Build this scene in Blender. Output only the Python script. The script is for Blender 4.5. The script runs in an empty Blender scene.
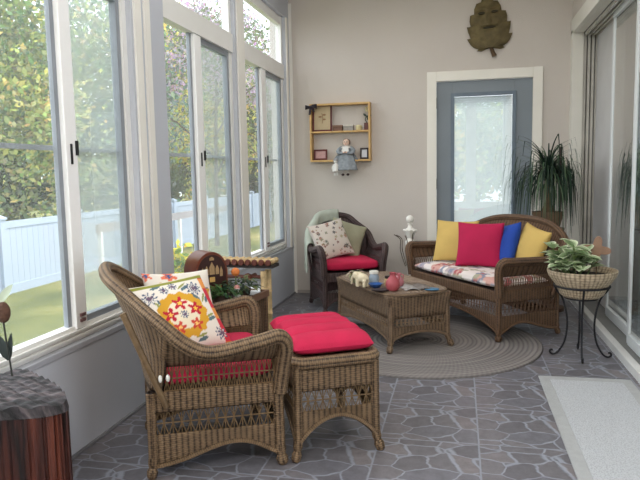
import bpy, math, random
from mathutils import Vector, Matrix
random.seed(7)
PI = math.pi
SC = bpy.context.scene
COL = SC.collection

# ------------------------------------------------------------------ node materials
def new_mat(name):
    m = bpy.data.materials.new(name); m.use_nodes = True
    nt = m.node_tree; nt.nodes.clear()
    out = nt.nodes.new('ShaderNodeOutputMaterial')
    return m, nt, out
def N(nt, typ, **kw):
    n = nt.nodes.new(typ)
    for k, v in kw.items():
        if k == 'ins':
            for i, x in v.items(): n.inputs[i].default_value = x
        else: setattr(n, k, v)
    return n
def LK(nt, a, b): nt.links.new(a, b)
def math_node(nt, op, a, b=None, c=None):
    n = nt.nodes.new('ShaderNodeMath'); n.operation = op
    for i, x in enumerate((a, b, c)):
        if x is None: continue
        if isinstance(x, (int, float)): n.inputs[i].default_value = x
        else: nt.links.new(x, n.inputs[i])
    return n.outputs[0]
def ramp(nt, fac, stops):
    r = nt.nodes.new('ShaderNodeValToRGB'); e = r.color_ramp.elements
    while len(e) < len(stops): e.new(0.5)
    for el, (p, c) in zip(e, stops): el.position = p; el.color = (*c, 1)
    nt.links.new(fac, r.inputs[0]); return r.outputs[0]
def s2l(c):
    return tuple((x/12.92 if x <= .04045 else ((x+.055)/1.055)**2.4) for x in c)
def rgb(r, g, b): return s2l((r/255, g/255, b/255))
MATS = {}
def mat(name, col, rough=.6, var=.12, vs=6, bump=0, bs=80, metal=0, spec=.4, sheen=0):
    if name in MATS: return MATS[name]
    m, nt, out = new_mat(name)
    b = N(nt, 'ShaderNodeBsdfPrincipled', ins={'Roughness': rough, 'Metallic': metal, 'Specular IOR Level': spec})
    if sheen: b.inputs['Sheen Weight'].default_value = sheen
    tc = N(nt, 'ShaderNodeTexCoord')
    no = N(nt, 'ShaderNodeTexNoise', ins={'Scale': vs, 'Detail': 4})
    LK(nt, tc.outputs['Object'], no.inputs['Vector'])
    c = ramp(nt, no.outputs['Fac'], [(.3, tuple(x*(1-var) for x in col)), (.7, tuple(min(1, x*(1+var)) for x in col))])
    LK(nt, c, b.inputs['Base Color'])
    if bump:
        n2 = N(nt, 'ShaderNodeTexNoise', ins={'Scale': bs, 'Detail': 3})
        LK(nt, tc.outputs['Object'], n2.inputs['Vector'])
        bp = N(nt, 'ShaderNodeBump', ins={'Strength': bump, 'Distance': .01})
        LK(nt, n2.outputs['Fac'], bp.inputs['Height']); LK(nt, bp.outputs[0], b.inputs['Normal'])
    LK(nt, b.outputs[0], out.inputs[0]); MATS[name] = m; return m
def paint(name, rough=.8, bump=.15, bs=300, trans=0):
    if name in MATS: return MATS[name]
    m, nt, out = new_mat(name)
    b = N(nt, 'ShaderNodeBsdfPrincipled', ins={'Roughness': rough, 'Specular IOR Level': .2})
    a = N(nt, 'ShaderNodeAttribute', attribute_name='Col')
    LK(nt, a.outputs['Color'], b.inputs['Base Color'])
    if bump:
        tc = N(nt, 'ShaderNodeTexCoord')
        n2 = N(nt, 'ShaderNodeTexNoise', ins={'Scale': bs, 'Detail': 2})
        LK(nt, tc.outputs['Object'], n2.inputs['Vector'])
        bp = N(nt, 'ShaderNodeBump', ins={'Strength': bump, 'Distance': .005})
        LK(nt, n2.outputs['Fac'], bp.inputs['Height']); LK(nt, bp.outputs[0], b.inputs['Normal'])
    if trans:
        t = N(nt, 'ShaderNodeBsdfTranslucent'); LK(nt, a.outputs['Color'], t.inputs[0])
        mx = N(nt, 'ShaderNodeMixShader', ins={0: trans})
        LK(nt, b.outputs[0], mx.inputs[1]); LK(nt, t.outputs[0], mx.inputs[2]); LK(nt, mx.outputs[0], out.inputs[0])
    else: LK(nt, b.outputs[0], out.inputs[0])
    MATS[name] = m; return m
def wicker(name, hi, lo, su=.024, sv=.0095, gaps=.0):
    """Woven reed: upright stakes every su metres, strands every sv metres passing over and under (UV in metres)."""
    if name in MATS: return MATS[name]
    m, nt, out = new_mat(name)
    b = N(nt, 'ShaderNodeBsdfPrincipled', ins={'Roughness': .5, 'Specular IOR Level': .35})
    uv = N(nt, 'ShaderNodeUVMap'); sp = N(nt, 'ShaderNodeSeparateXYZ'); LK(nt, uv.outputs[0], sp.inputs[0])
    u = math_node(nt, 'DIVIDE', sp.outputs[0], su); v = math_node(nt, 'DIVIDE', sp.outputs[1], sv)
    row = math_node(nt, 'FLOOR', v)
    ph = math_node(nt, 'MULTIPLY', math_node(nt, 'ADD', u, row), PI)
    over = math_node(nt, 'ABSOLUTE', math_node(nt, 'COSINE', math_node(nt, 'MULTIPLY', ph, .5)))
    over2 = math_node(nt, 'ABSOLUTE', math_node(nt, 'SINE', math_node(nt, 'MULTIPLY', u, PI)))
    strand = math_node(nt, 'ABSOLUTE', math_node(nt, 'SINE', math_node(nt, 'MULTIPLY', v, PI)))
    strand = math_node(nt, 'POWER', strand, .5)
    ov = math_node(nt, 'ADD', math_node(nt, 'MULTIPLY', over, .2), math_node(nt, 'MULTIPLY', math_node(nt, 'POWER', over2, .7), .8))
    h = math_node(nt, 'MULTIPLY', math_node(nt, 'ADD', math_node(nt, 'MULTIPLY', strand, .6), .4), math_node(nt, 'ADD', math_node(nt, 'MULTIPLY', ov, .85), .15))
    no = N(nt, 'ShaderNodeTexNoise', ins={'Scale': 26, 'Detail': 5, 'Roughness': .7}); tc = N(nt, 'ShaderNodeTexCoord')
    LK(nt, tc.outputs['Object'], no.inputs['Vector'])
    f = math_node(nt, 'ADD', math_node(nt, 'MULTIPLY', h, .85), math_node(nt, 'MULTIPLY', math_node(nt, 'SUBTRACT', no.outputs['Fac'], .45), .8))
    mid = tuple((a*.55+c*.45) for a, c in zip(hi, lo))
    c = ramp(nt, f, [(.18, lo), (.55, mid), (.92, hi)])
    LK(nt, c, b.inputs['Base Color'])
    bp = N(nt, 'ShaderNodeBump', ins={'Strength': .9, 'Distance': .006})
    LK(nt, h, bp.inputs['Height']); LK(nt, bp.outputs[0], b.inputs['Normal'])
    LK(nt, b.outputs[0], out.inputs[0]); MATS[name] = m; return m
def glass(name, tint=(1, 1, 1), veil=0, veil_col=(.6, .62, .62), boost=1.0):
    if name in MATS: return MATS[name]
    m, nt, out = new_mat(name)
    t = N(nt, 'ShaderNodeBsdfTransparent', ins={0: (*tint, 1)})
    g = N(nt, 'ShaderNodeBsdfGlossy', ins={'Roughness': .0, 0: (1, 1, 1, 1)})
    fr = N(nt, 'ShaderNodeFresnel', ins={0: 1.5})
    fac = math_node(nt, 'MINIMUM', math_node(nt, 'MULTIPLY', fr.outputs[0], boost), 1.0)
    cur = t.outputs[0]
    if veil:
        d = N(nt, 'ShaderNodeBsdfDiffuse', ins={0: (*veil_col, 1)})
        tl = N(nt, 'ShaderNodeBsdfTranslucent', ins={0: (*veil_col, 1)})
        a = N(nt, 'ShaderNodeMixShader', ins={0: .6}); LK(nt, d.outputs[0], a.inputs[1]); LK(nt, tl.outputs[0], a.inputs[2])
        mv = N(nt, 'ShaderNodeMixShader', ins={0: veil}); LK(nt, cur, mv.inputs[1]); LK(nt, a.outputs[0], mv.inputs[2]); cur = mv.outputs[0]
    mx = N(nt, 'ShaderNodeMixShader'); LK(nt, fac, mx.inputs[0]); LK(nt, cur, mx.inputs[1]); LK(nt, g.outputs[0], mx.inputs[2])
    LK(nt, mx.outputs[0], out.inputs[0]); MATS[name] = m; return m

# ------------------------------------------------------------------ mesh builder
class MB:
    def __init__(s): s.v = []; s.f = []; s.uv = []; s.c = []; s.M = Matrix.Identity(4); s.col = (1, 1, 1)
    def _add(s, vs, fs, uvs=None, cols=None):
        o = len(s.v)
        for p in vs: s.v.append(tuple(s.M @ Vector(p)))
        for k, f in enumerate(fs):
            s.f.append(tuple(i+o for i in f))
            s.uv.append(uvs[k] if uvs else [(0, 0)]*len(f))
            s.c.append([cols[i] for i in f] if cols else [s.col]*len(f))
        return s
    def box(s, x0, x1, y0, y1, z0, z1):
        vs = [(x0,y0,z0),(x1,y0,z0),(x1,y1,z0),(x0,y1,z0),(x0,y0,z1),(x1,y0,z1),(x1,y1,z1),(x0,y1,z1)]
        fs = [(0,3,2,1),(4,5,6,7),(0,1,5,4),(2,3,7,6),(1,2,6,5),(3,0,4,7)]
        ax = [(0,1),(0,1),(0,2),(0,2),(1,2),(1,2)]
        return s._add(vs, fs, [[(vs[i][a], vs[i][b]) for i in f] for f, (a, b) in zip(fs, ax)])
    def grid(s, fn, nu, nv, su=1, sv=1, colfn=None, flip=False, cu=False):
        vs = [fn(i/nu, j/nv) for j in range(nv+1) for i in range(nu+1)]
        cols = [colfn(i/nu, j/nv) for j in range(nv+1) for i in range(nu+1)] if colfn else None
        fs, uvs = [], []
        for j in range(nv):
            for i in range(nu):
                q = [(i, j), (i+1, j), (i+1, j+1), (i, j+1)]
                if flip: q.reverse()
                fs.append(tuple(a+b*(nu+1) for a, b in q)); uvs.append([(a/nu*su, b/nv*sv) for a, b in q])
        return s._add(vs, fs, uvs, cols)
    def tube(s, pts, r, seg=8, cap=True, closed=False, flat=None):
        pts = [Vector(p) for p in pts]; n = len(pts)
        if n < 2: return s
        rs = r if isinstance(r, (list, tuple)) else [r]*n
        vs, uvs, fs = [], [], []
        ref = None; L = 0; ls = []
        for i, p in enumerate(pts):
            a = pts[(i-1) % n] if closed else pts[max(0, i-1)]
            b = pts[(i+1) % n] if closed else pts[min(n-1, i+1)]
            t = (b-a)
            t = t.normalized() if t.length > 1e-9 else Vector((0, 0, 1))
            if ref is None:
                ref = Vector((0, 0, 1)) if abs(t.z) < .9 else Vector((1, 0, 0))
            ref = (ref - t*ref.dot(t))
            ref = ref.normalized() if ref.length > 1e-6 else t.orthogonal().normalized()
            w = t.cross(ref)
            if i: L += (p-pts[i-1]).length
            ls.append(L)
            for k in range(seg):
                an = 2*PI*k/seg
                vs.append(p + (ref*math.cos(an)*(flat or 1) + w*math.sin(an))*rs[i])
        m = n if closed else n-1
        for i in range(m):
            j = (i+1) % n
            for k in range(seg):
                k2 = (k+1) % seg
                fs.append((i*seg+k, i*seg+k2, j*seg+k2, j*seg+k))
                l2 = ls[j] if j > i else ls[i]+(pts[0]-pts[-1]).length
                c = 2*PI*rs[i]
                uvs.append([(k/seg*c, ls[i]), ((k+1)/seg*c, ls[i]), ((k+1)/seg*c, l2), (k/seg*c, l2)])
        if cap and not closed:
            fs.append(tuple(range(seg-1, -1, -1))); uvs.append([(0, 0)]*seg)
            fs.append(tuple(range((n-1)*seg, n*seg))); uvs.append([(0, 0)]*seg)
        return s._add(vs, fs, uvs)
    def lathe(s, prof, seg=24, c=(0, 0, 0), sy=1):
        n = len(prof)
        vs = [(c[0]+r*math.cos(2*PI*k/seg), c[1]+sy*r*math.sin(2*PI*k/seg), c[2]+z) for r, z in prof for k in range(seg)]
        fs, uvs = [], []
        rm = max(p[0] for p in prof); l = 0
        for i in range(n-1):
            d = math.hypot(prof[i+1][0]-prof[i][0], prof[i+1][1]-prof[i][1])
            for k in range(seg):
                k2 = (k+1) % seg
                fs.append((i*seg+k, i*seg+k2, (i+1)*seg+k2, (i+1)*seg+k))
                cc = 2*PI*rm/seg
                uvs.append([(k*cc, l), ((k+1)*cc, l), ((k+1)*cc, l+d), (k*cc, l+d)])
            l += d
        fs.append(tuple(range(seg-1, -1, -1))); uvs.append([(0, 0)]*seg)
        fs.append(tuple(range((n-1)*seg, n*seg))); uvs.append([(0, 0)]*seg)
        return s._add(vs, fs, uvs)
    def ball(s, c, r, seg=14, rings=9):
        rx, ry, rz = r if isinstance(r, (tuple, list)) else (r, r, r)
        def fn(u, v):
            a = 2*PI*u; b = PI*(v-.5)
            return (c[0]+rx*math.cos(b)*math.cos(a), c[1]+ry*math.cos(b)*math.sin(a), c[2]+rz*math.sin(b))
        return s.grid(fn, seg, rings, 2*PI*rx, PI*rz)
    def quad(s, a, b, c, d): return s._add([a, b, c, d], [(0, 1, 2, 3)], [[(0, 0), (1, 0), (1, 1), (0, 1)]])
    def poly(s, pts2, y0, y1):
        """Prism of an outline in the XZ plane between y0 and y1."""
        n = len(pts2)
        vs = [(x, y0, z) for x, z in pts2]+[(x, y1, z) for x, z in pts2]
        fs = [tuple(range(n)), tuple(range(2*n-1, n-1, -1))]+[(i, i+n, (i+1) % n+n, (i+1) % n) for i in range(n)]
        return s._add(vs, fs, [[(vs[i][0], vs[i][2]) for i in f] for f in fs])
    def build(s, name, m, parent=None, smooth=True, bevel=0, solid=0, weld=False, ang=40):
        me = bpy.data.meshes.new(name); me.from_pydata(s.v, [], s.f)
        me.uv_layers.new(name='UVMap'); me.color_attributes.new('Col', 'FLOAT_COLOR', 'CORNER'); ul = me.uv_layers['UVMap']; ca = me.color_attributes['Col']
        uvf, cf = [], []
        for u, c in zip(s.uv, s.c):
            for x in u: uvf += [x[0], x[1]]
            for x in c: cf += [x[0], x[1], x[2], 1]
        ul.data.foreach_set('uv', uvf); ca.data.foreach_set('color', cf)
        me.materials.append(m)
        if smooth: me.shade_smooth(); me.set_sharp_from_angle(angle=math.radians(ang))
        me.update()
        o = bpy.data.objects.new(name, me); COL.objects.link(o)
        if parent: o.parent = parent
        if weld: w = o.modifiers.new('weld', 'WELD'); w.merge_threshold = .0005
        if solid: q = o.modifiers.new('thick', 'SOLIDIFY'); q.thickness = solid; q.offset = 0
        if bevel: q = o.modifiers.new('bevel', 'BEVEL'); q.width = bevel; q.segments = 2; q.limit_method = 'ANGLE'
        return o
def tag(o, label, cat, group=None, kind=None):
    o['label'] = label; o['category'] = cat
    if group: o['group'] = group
    if kind: o['kind'] = kind
    return o
def thing(name, label, cat, loc=(0, 0, 0), rz=0, group=None, kind=None):
    o = bpy.data.objects.new(name, None); COL.objects.link(o); o.empty_display_size = .1
    o.location = loc; o.rotation_euler = (0, 0, math.radians(rz))
    return tag(o, label, cat, group, kind)
def place(o, loc, rz=0, rx=0, ry=0):
    o.location = loc; o.rotation_euler = (math.radians(rx), math.radians(ry), math.radians(rz)); return o
def struct(o): o['kind'] = 'structure'; return o
def spline(P, n, closed=False):
    P = [Vector(p) for p in P]; out = []; k = len(P)
    segs = k if closed else k-1
    for q in range(n+(0 if closed else 1)):
        t = q/n*segs; i = min(int(t), segs-1); t -= i
        if closed: p0, p1, p2, p3 = P[(i-1) % k], P[i], P[(i+1) % k], P[(i+2) % k]
        else: p0, p1, p2, p3 = P[max(i-1, 0)], P[i], P[i+1], P[min(i+2, k-1)]
        out.append(.5*((2*p1)+(p2-p0)*t+(2*p0-5*p1+4*p2-p3)*t*t+(3*p1-p0-3*p2+p3)*t**3))
    return out
def lerp(a, b, t): return a+(b-a)*t
def sstep(t): t = max(0, min(1, t)); return t*t*(3-2*t)
# ------------------------------------------------------------------ room constants
XL, XR, YB, YF, ZC = -1.665, .995, 6.29, -2.4, 3.0
white = mat('white_paint', rgb(238, 235, 228), .5, .03)
vinyl = mat('white_vinyl', rgb(250, 250, 250), .4, .01)
wallm = mat('beige_stucco', rgb(205, 197, 190), .9, .03, 1.5, .25, 120)
knee = mat('grey_panel_paint', rgb(193, 196, 205), .7, .04, 2)
frame_grey = mat('grey_aluminium', rgb(140, 146, 154), .4, .05)
dark = mat('dark_gap', (.012, .013, .014), .8)
clear = glass('window_glass', (.98, .99, .99), .10, (.95, .96, .94), boost=.6)  # veil mixes a pale daylight haze into the pane colour
screenm = glass('insect_screen', (.9, .92, .92), .42, (.52, .56, .54))

# ---- floor: printed flagstone squares that repeat, with grout grid
def floor_mat():
    m, nt, out = new_mat('flagstone_floor')
    b = N(nt, 'ShaderNodeBsdfPrincipled', ins={'Roughness': .38, 'Specular IOR Level': .45})
    g = N(nt, 'ShaderNodeNewGeometry')
    TX, TY = .447, .457
    sub = N(nt, 'ShaderNodeVectorMath', operation='ADD', ins={1: (-.088+TX*20, -2.835+TY*30, 0)}); LK(nt, g.outputs['Position'], sub.inputs[0])
    sp = N(nt, 'ShaderNodeSeparateXYZ'); LK(nt, sub.outputs[0], sp.inputs[0])
    mx = math_node(nt, 'MODULO', sp.outputs[0], TX); my = math_node(nt, 'MODULO', sp.outputs[1], TY)
    cb = N(nt, 'ShaderNodeCombineXYZ'); LK(nt, mx, cb.inputs[0]); LK(nt, math_node(nt, 'MULTIPLY', my, 1.35), cb.inputs[1])
    wn = N(nt, 'ShaderNodeTexNoise', ins={'Scale': 9, 'Detail': 2}); LK(nt, cb.outputs[0], wn.inputs['Vector'])
    wa = N(nt, 'ShaderNodeVectorMath', operation='MULTIPLY_ADD', ins={1: (.06, .06, 0)}); LK(nt, wn.outputs['Color'], wa.inputs[0]); LK(nt, cb.outputs[0], wa.inputs[2])
    v1 = N(nt, 'ShaderNodeTexVoronoi', feature='DISTANCE_TO_EDGE', ins={'Scale': 6.4, 'Randomness': .9}); LK(nt, wa.outputs[0], v1.inputs['Vector'])
    v2 = N(nt, 'ShaderNodeTexVoronoi', feature='F1', ins={'Scale': 6.4, 'Randomness': .9}); LK(nt, wa.outputs[0], v2.inputs['Vector'])
    e = math_node(nt, 'MINIMUM', math_node(nt, 'MINIMUM', mx, math_node(nt, 'SUBTRACT', TX, mx)), math_node(nt, 'MINIMUM', my, math_node(nt, 'SUBTRACT', TY, my)))
    d = math_node(nt, 'MINIMUM', math_node(nt, 'DIVIDE', v1.outputs['Distance'], 6.4), e)
    n1 = N(nt, 'ShaderNodeTexNoise', ins={'Scale': 60, 'Detail': 5}); LK(nt, g.outputs['Position'], n1.inputs['Vector'])
    d2 = math_node(nt, 'ADD', d, math_node(nt, 'MULTIPLY', math_node(nt, 'SUBTRACT', n1.outputs['Fac'], .5), .004))
    mask = N(nt, 'ShaderNodeMapRange', ins={1: .0018, 2: .006}); LK(nt, d2, mask.inputs[0])
    sc = N(nt, 'ShaderNodeSeparateColor'); LK(nt, v2.outputs['Color'], sc.inputs[0])
    st = ramp(nt, sc.outputs[0], [(0, rgb(92, 90, 96)), (.35, rgb(110, 107, 112)), (.65, rgb(122, 115, 117)), (1, rgb(102, 103, 112))])
    n3 = N(nt, 'ShaderNodeTexNoise', ins={'Scale': 22, 'Detail': 6, 'Roughness': .7}); LK(nt, g.outputs['Position'], n3.inputs['Vector'])
    mul = N(nt, 'ShaderNodeMix', data_type='RGBA', blend_type='OVERLAY', ins={0: .55}); LK(nt, st, mul.inputs[6]); LK(nt, n3.outputs['Fac'], mul.inputs[7])
    mix = N(nt, 'ShaderNodeMix', data_type='RGBA', ins={6: (*rgb(142, 145, 156), 1)}); LK(nt, mask.outputs[0], mix.inputs[0]); LK(nt, mul.outputs[2], mix.inputs[7])
    LK(nt, mix.outputs[2], b.inputs['Base Color'])
    bp = N(nt, 'ShaderNodeBump', ins={'Strength': .35, 'Distance': .004}); LK(nt, mask.outputs[0], bp.inputs['Height']); LK(nt, bp.outputs[0], b.inputs['Normal'])
    LK(nt, b.outputs[0], out.inputs[0]); return m
mb = MB(); mb.box(XL-.2, XR+.01, YF-.2, YB+.2, -.1, 0); struct(mb.build('floor', floor_mat(), smooth=False))
mb = MB(); mb.box(XL-.2, XR+.35, YF-.2, YB+.2, ZC, ZC+.1); struct(mb.build('ceiling', mat('ceiling_paint', rgb(225, 222, 215), .9, .02), smooth=False))

# ---- left wall: knee wall, posts, header; three visible windows and one behind the camera
P1, P2 = (3.107, 3.483), (4.695, 4.908)
mb = MB()
mb.box(XL-.09, XL, YF, YB, 0, .468)
mb.box(XL-.09, XL, YF, YB, 2.74, ZC)
for a, b in ((YF, -1.9), (.35, .75), P1, P2, (6.14, YB)): mb.box(XL-.09, XL, a, b, .468, 2.74)
struct(mb.build('wall_left', knee, smooth=False))
mb = MB()
for a, b in ((P1[0]+.02, P1[0]+.09), (P1[0]+.13, P1[0]+.19)): mb.box(XL, XL+.012, a, b, .49, 2.9)
mb.box(XL, XL+.012, P2[0]+.03, P2[1]-.03, .49, 2.9)
mb.box(XL, XL+.012, 6.15, 6.20, .49, 2.74)
struct(mb.build('trim_1', white, smooth=False))
mb = MB(); mb.box(XL-.088, XL+.005, YF, YB, .466, .492); struct(mb.build('trim_2', mat('sill_paint', rgb(176, 178, 186), .5, .03), smooth=False, bevel=.003))
mb = MB(); mb.box(XL, XL+.014, YF, YB, 0, .012); struct(mb.build('baseboard_left', mat('base_strip', rgb(120, 120, 126), .7), smooth=False))
def window(name, y0, y1, yb, bw):
    x0, x1 = XL-.085, XL-.03
    mb = MB()
    for a, b, c, d in ((y0, y0+.045, .492, 2.74), (y1-.045, y1, .492, 2.74)): mb.box(x0, x1, a, b, c, d)
    mb.box(x0, x1-.004, y0, y1, .492, .56); mb.box(x0, x1+.012, y0, y1, 2.15, 2.285); mb.box(x0, x1-.004, y0, y1, 2.66, 2.74)
    for t in (.512, .535): mb.box(x1-.012, x1+.012, y0+.045, y1-.045, t, t+.008)
    w = struct(mb.build(name, mat('window_frame_vinyl', rgb(236, 235, 232), .4, .02), smooth=False))
    mb = MB(); ya, ye = yb+bw, y1-.045
    mb.box(x1-.05, x1-.012, ya, ye, .56, .59); mb.box(x1-.05, x1-.012, ya, ye, 2.115, 2.15)
    mb.box(x1-.05, x1-.012, ye-.035, ye, .59, 2.115)
    mb.build('sash', frame_grey, w, smooth=False)
    mb = MB(); mb.box(x1-.04, x1+.006, yb, yb+bw, .545, 2.15); mb.build('meeting_stile', vinyl, w, smooth=False, bevel=.004)
    mb = MB(); mb.box(x1-.04, x1-.018, yb-.028, yb, .56, 2.15); mb.build('fixed_stile', frame_grey, w, smooth=False)
    mb = MB(); mb.box(x1+.006, x1+.014, yb+bw*.8, yb+bw*.98, 1.33, 1.395); mb.box(x1+.006, x1+.010, yb+bw*.35, yb+bw*.5, 1.29, 1.38)
    mb.build('latch', dark, w, smooth=False)
    mb = MB()
    for z in (.575, .60): mb.box(x1+.006, x1+.014, yb+bw*.3, yb+bw*.75, z, z+.014)
    mb.build('stile_foot', mat('steel_bits', rgb(120, 90, 90), .4), w, smooth=False)
    mb = MB(); X = x0+.022; mb.quad((X, y0+.045, .56), (X, yb+.02, .56), (X, yb+.02, 2.15), (X, y0+.045, 2.15)); mb.build('fixed_pane', clear, w, smooth=False)
    mb = MB(); X = x1-.03; mb.quad((X, ya, .59), (X, ye-.035, .59), (X, ye-.035, 2.115), (X, ya, 2.115)); mb.build('sliding_pane', clear, w, smooth=False)
    mb = MB(); X = x0+.008; mb.quad((X, ya, .56), (X, ye, .56), (X, ye, 2.15), (X, ya, 2.15)); mb.build('insect_screen', screenm, w, smooth=False)
    mb = MB(); X = x0+.03; mb.quad((X, y0+.045, 2.285), (X, y1-.045, 2.285), (X, y1-.045, 2.66), (X, y0+.045, 2.66)); mb.build('transom_pane', clear, w, smooth=False)
    mb = MB(); mb.box(x0-.03, x0-.014, y0+.045, y1-.045, 1.352, 1.374); mb.build('crossbar', mat('bar_grey', rgb(120, 124, 130), .5), w, smooth=False)
    return w
window('window_1', .75, P1[0], 2.515, .085)
window('window_2', P1[1], P2[0], 3.975, .11)
window('window_3', P2[1], 6.14, 5.41, .13)
window('window_4', -1.9, .35, -.7, .085)

# ---- back wall with the blue-grey door
mb = MB()
mb.box(XL-.2, -.262, YB, YB+.14, 0, ZC); mb.box(.703, XR+.4, YB, YB+.14, 0, ZC); mb.box(-.262, .703, YB, YB+.14, 2.115, ZC)
struct(mb.build('wall_back', wallm, smooth=False))
mb = MB()
mb.box(-.308, -.219, YB-.022, YB, 0, 2.165); mb.box(.66, .747, YB-.022, YB, 0, 2.165); mb.box(-.219, .66, YB-.022, YB, 2.073, 2.165)
mb.box(-.262, -.222, YB, YB+.14, 0, 2.115); mb.box(.663, .703, YB, YB+.14, 0, 2.115); mb.box(-.262, .703, YB, YB+.14, 2.075, 2.115)
struct(mb.build('trim_3', mat('door_trim_white', rgb(235, 231, 222), .5, .02), smooth=False, bevel=.004))
bluegrey = mat('blue_grey_paint', rgb(128, 137, 145), .5, .05, 3)
mb = MB(); y0, y1 = YB+.012, YB+.055
mb.box(-.219, -.07, y0, y1, .01, 2.07); mb.box(.50, .66, y0, y1, .01, 2.07); mb.box(-.07, .50, y0, y1, 1.945, 2.07); mb.box(-.07, .50, y0, y1, .01, .28)
BLIND = paint('blind_slats', .5, 0, trans=.055)
d1 = struct(mb.build('door_1', bluegrey, smooth=False, bevel=.003))
mb = MB()
mb.box(-.085, -.05, y0-.014, y0+.01, .265, 1.96); mb.box(.48, .515, y0-.014, y0+.01, .265, 1.96); mb.box(-.05, .48, y0-.014, y0+.01, 1.925, 1.96); mb.box(-.05, .48, y0-.014, y0+.01, .265, .30)
mb.build('glass_moulding', mat('blue_grey_moulding', rgb(106, 120, 134), .45), d1, smooth=False, bevel=.005)
mb = MB(); mb.quad((-.05, y0+.004, .30), (.48, y0+.004, .30), (.48, y0+.004, 1.925), (-.05, y0+.004, 1.925)); mb.build('pane', glass('door_glass', (.97, .98, .98), 0, boost=6), d1, smooth=False)
mb = MB()
for i in range(74):
    mb.col = rgb(214, 222, 224); z = .31+i*.0218; mb._add([(-.05, y0+.014, z), (.48, y0+.014, z), (.48, y0+.024, z+.0225), (-.05, y0+.024, z+.0225)], [(0, 1, 2, 3)])
mb.build('mini_blind', BLIND, d1, smooth=False)
mb = MB()
for z in (.25, 1.05, 1.82): mb.box(-.232, -.214, y0-.03, y0+.004, z, z+.10)
mb.build('hinge', mat('dark_hinge', rgb(50, 50, 55), .4, metal=.6), d1, smooth=False)
mb = MB(); mb.box(XL, -.308, YB-.008, YB, 0, .03); mb.box(.747, XR, YB-.008, YB, 0, .03); struct(mb.build('baseboard_back', mat('base_beige', rgb(170, 162, 156), .7), smooth=False))
mb = MB(); mb.box(XL, XL+.03, YB-.012, YB, .0, 2.9); struct(mb.build('trim_4', white, smooth=False))
mb = MB(); mb.box(XL+.06, -1.2, YB-.006, YB, .235, .245); struct(mb.build('trim_5', wallm, smooth=False))

# ---- wall behind the camera: posts and big panes
mb = MB()
mb.box(XL-.2, XR+.4, YF-.14, YF, 0, .5); mb.box(XL-.2, XR+.4, YF-.14, YF, 2.75, ZC)
for a, b in ((XL-.2, -1.55), (-.62, -.5), (.14, .36), (.95, XR+.4)): mb.box(a, b, YF-.14, YF, .5, 2.75)
struct(mb.build('wall_front', mat('front_white', rgb(215, 215, 215), .6), smooth=False))
mb = MB(); mb.quad((-1.55, YF-.07, .5), (.95, YF-.07, .5), (.95, YF-.07, 2.75), (-1.55, YF-.07, 2.75)); struct(mb.build('window_5', clear, smooth=False))

# ---- right wall with stacking glass door
mb = MB()
mb.box(XR, XR+.4, YF, YB, 2.56, ZC); mb.box(XR, XR+.4, YF, .6, 0, 2.56)
struct(mb.build('wall_right', wallm, smooth=False))
mb = MB()
mb.box(XR-.012, XR+.085, 6.19, YB, 0, 2.46); mb.box(XR-.012, XR+.03, .6, YB, 2.43, 2.56); mb.box(XR+.03, XR+.085, .6, YB, 2.43, 2.47)
struct(mb.build('trim_6', mat('jamb_white', rgb(222, 219, 210), .5, .02), smooth=False, bevel=.004))
mb = MB(); mb.box(XR+.008, XR+.06, .6, YB, 0, .055); struct(mb.build('trim_7', mat('curb_pale', rgb(205, 204, 202), .6, .05), smooth=False, bevel=.004))
mb = MB(); mb.box(XR+.06, XR+.30, .6, YB, 0, .045); mb.box(XR+.085, XR+.30, .6, YB, 2.43, 2.56); mb.box(XR+.085, XR+.30, YB-.03, YB, .045, 2.43)
d2 = struct(mb.build('door_2', mat('track_grey', rgb(122, 122, 120), .5), smooth=False))
mb = MB()
for k in range(4):
    x = XR+.085+k*.035
    mb.box(x+.005, x+.027, YB-.07+k*.008, YB-.03, .045, 2.43); mb.box(x+.008, x+.024, .6, YB-.1, 2.40, 2.43)
mb.build('channel', mat('channel_pale', rgb(196, 192, 184), .5), d2, smooth=False)
alu = mat('white_aluminium', rgb(220, 224, 226), .35, .02)
pane2 = glass('slider_glass', (.86, .9, .9), .34, (.46, .56, .56), boost=.7)  # veil puts a pale grey green brightness into the glass colour
mb = MB(); mb.box(XR+.205, XR+.225, 5.30, 6.235, .05, 2.42); mb.build('fixed_panel', mat('panel_warm_grey', rgb(206, 204, 204), .55, .03), d2, smooth=False)
for X, ya, yb in ((XR+.165, 4.40, 5.42), (XR+.115, 3.30, 4.53), (XR+.07, 1.9, 3.42)):
    mb = MB(); z0, z1 = .05, 2.42
    mb.box(X-.012, X+.012, ya, ya+.05, z0, z1); mb.box(X-.008, X+.008, yb-.05, yb, z0, z1); mb.box(X-.014, X+.014, ya+.05, yb-.05, z0, z0+.075); mb.box(X-.014, X+.014, ya+.05, yb-.05, z1-.05, z1)
    p = mb.build('glass_panel', alu, d2, smooth=False, bevel=.003)
    mb = MB(); mb.quad((X, ya+.05, z0+.075), (X, yb-.05, z0+.075), (X, yb-.05, z1-.05), (X, ya+.05, z1-.05)); mb.build('pane', pane2, p, smooth=False)
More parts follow.
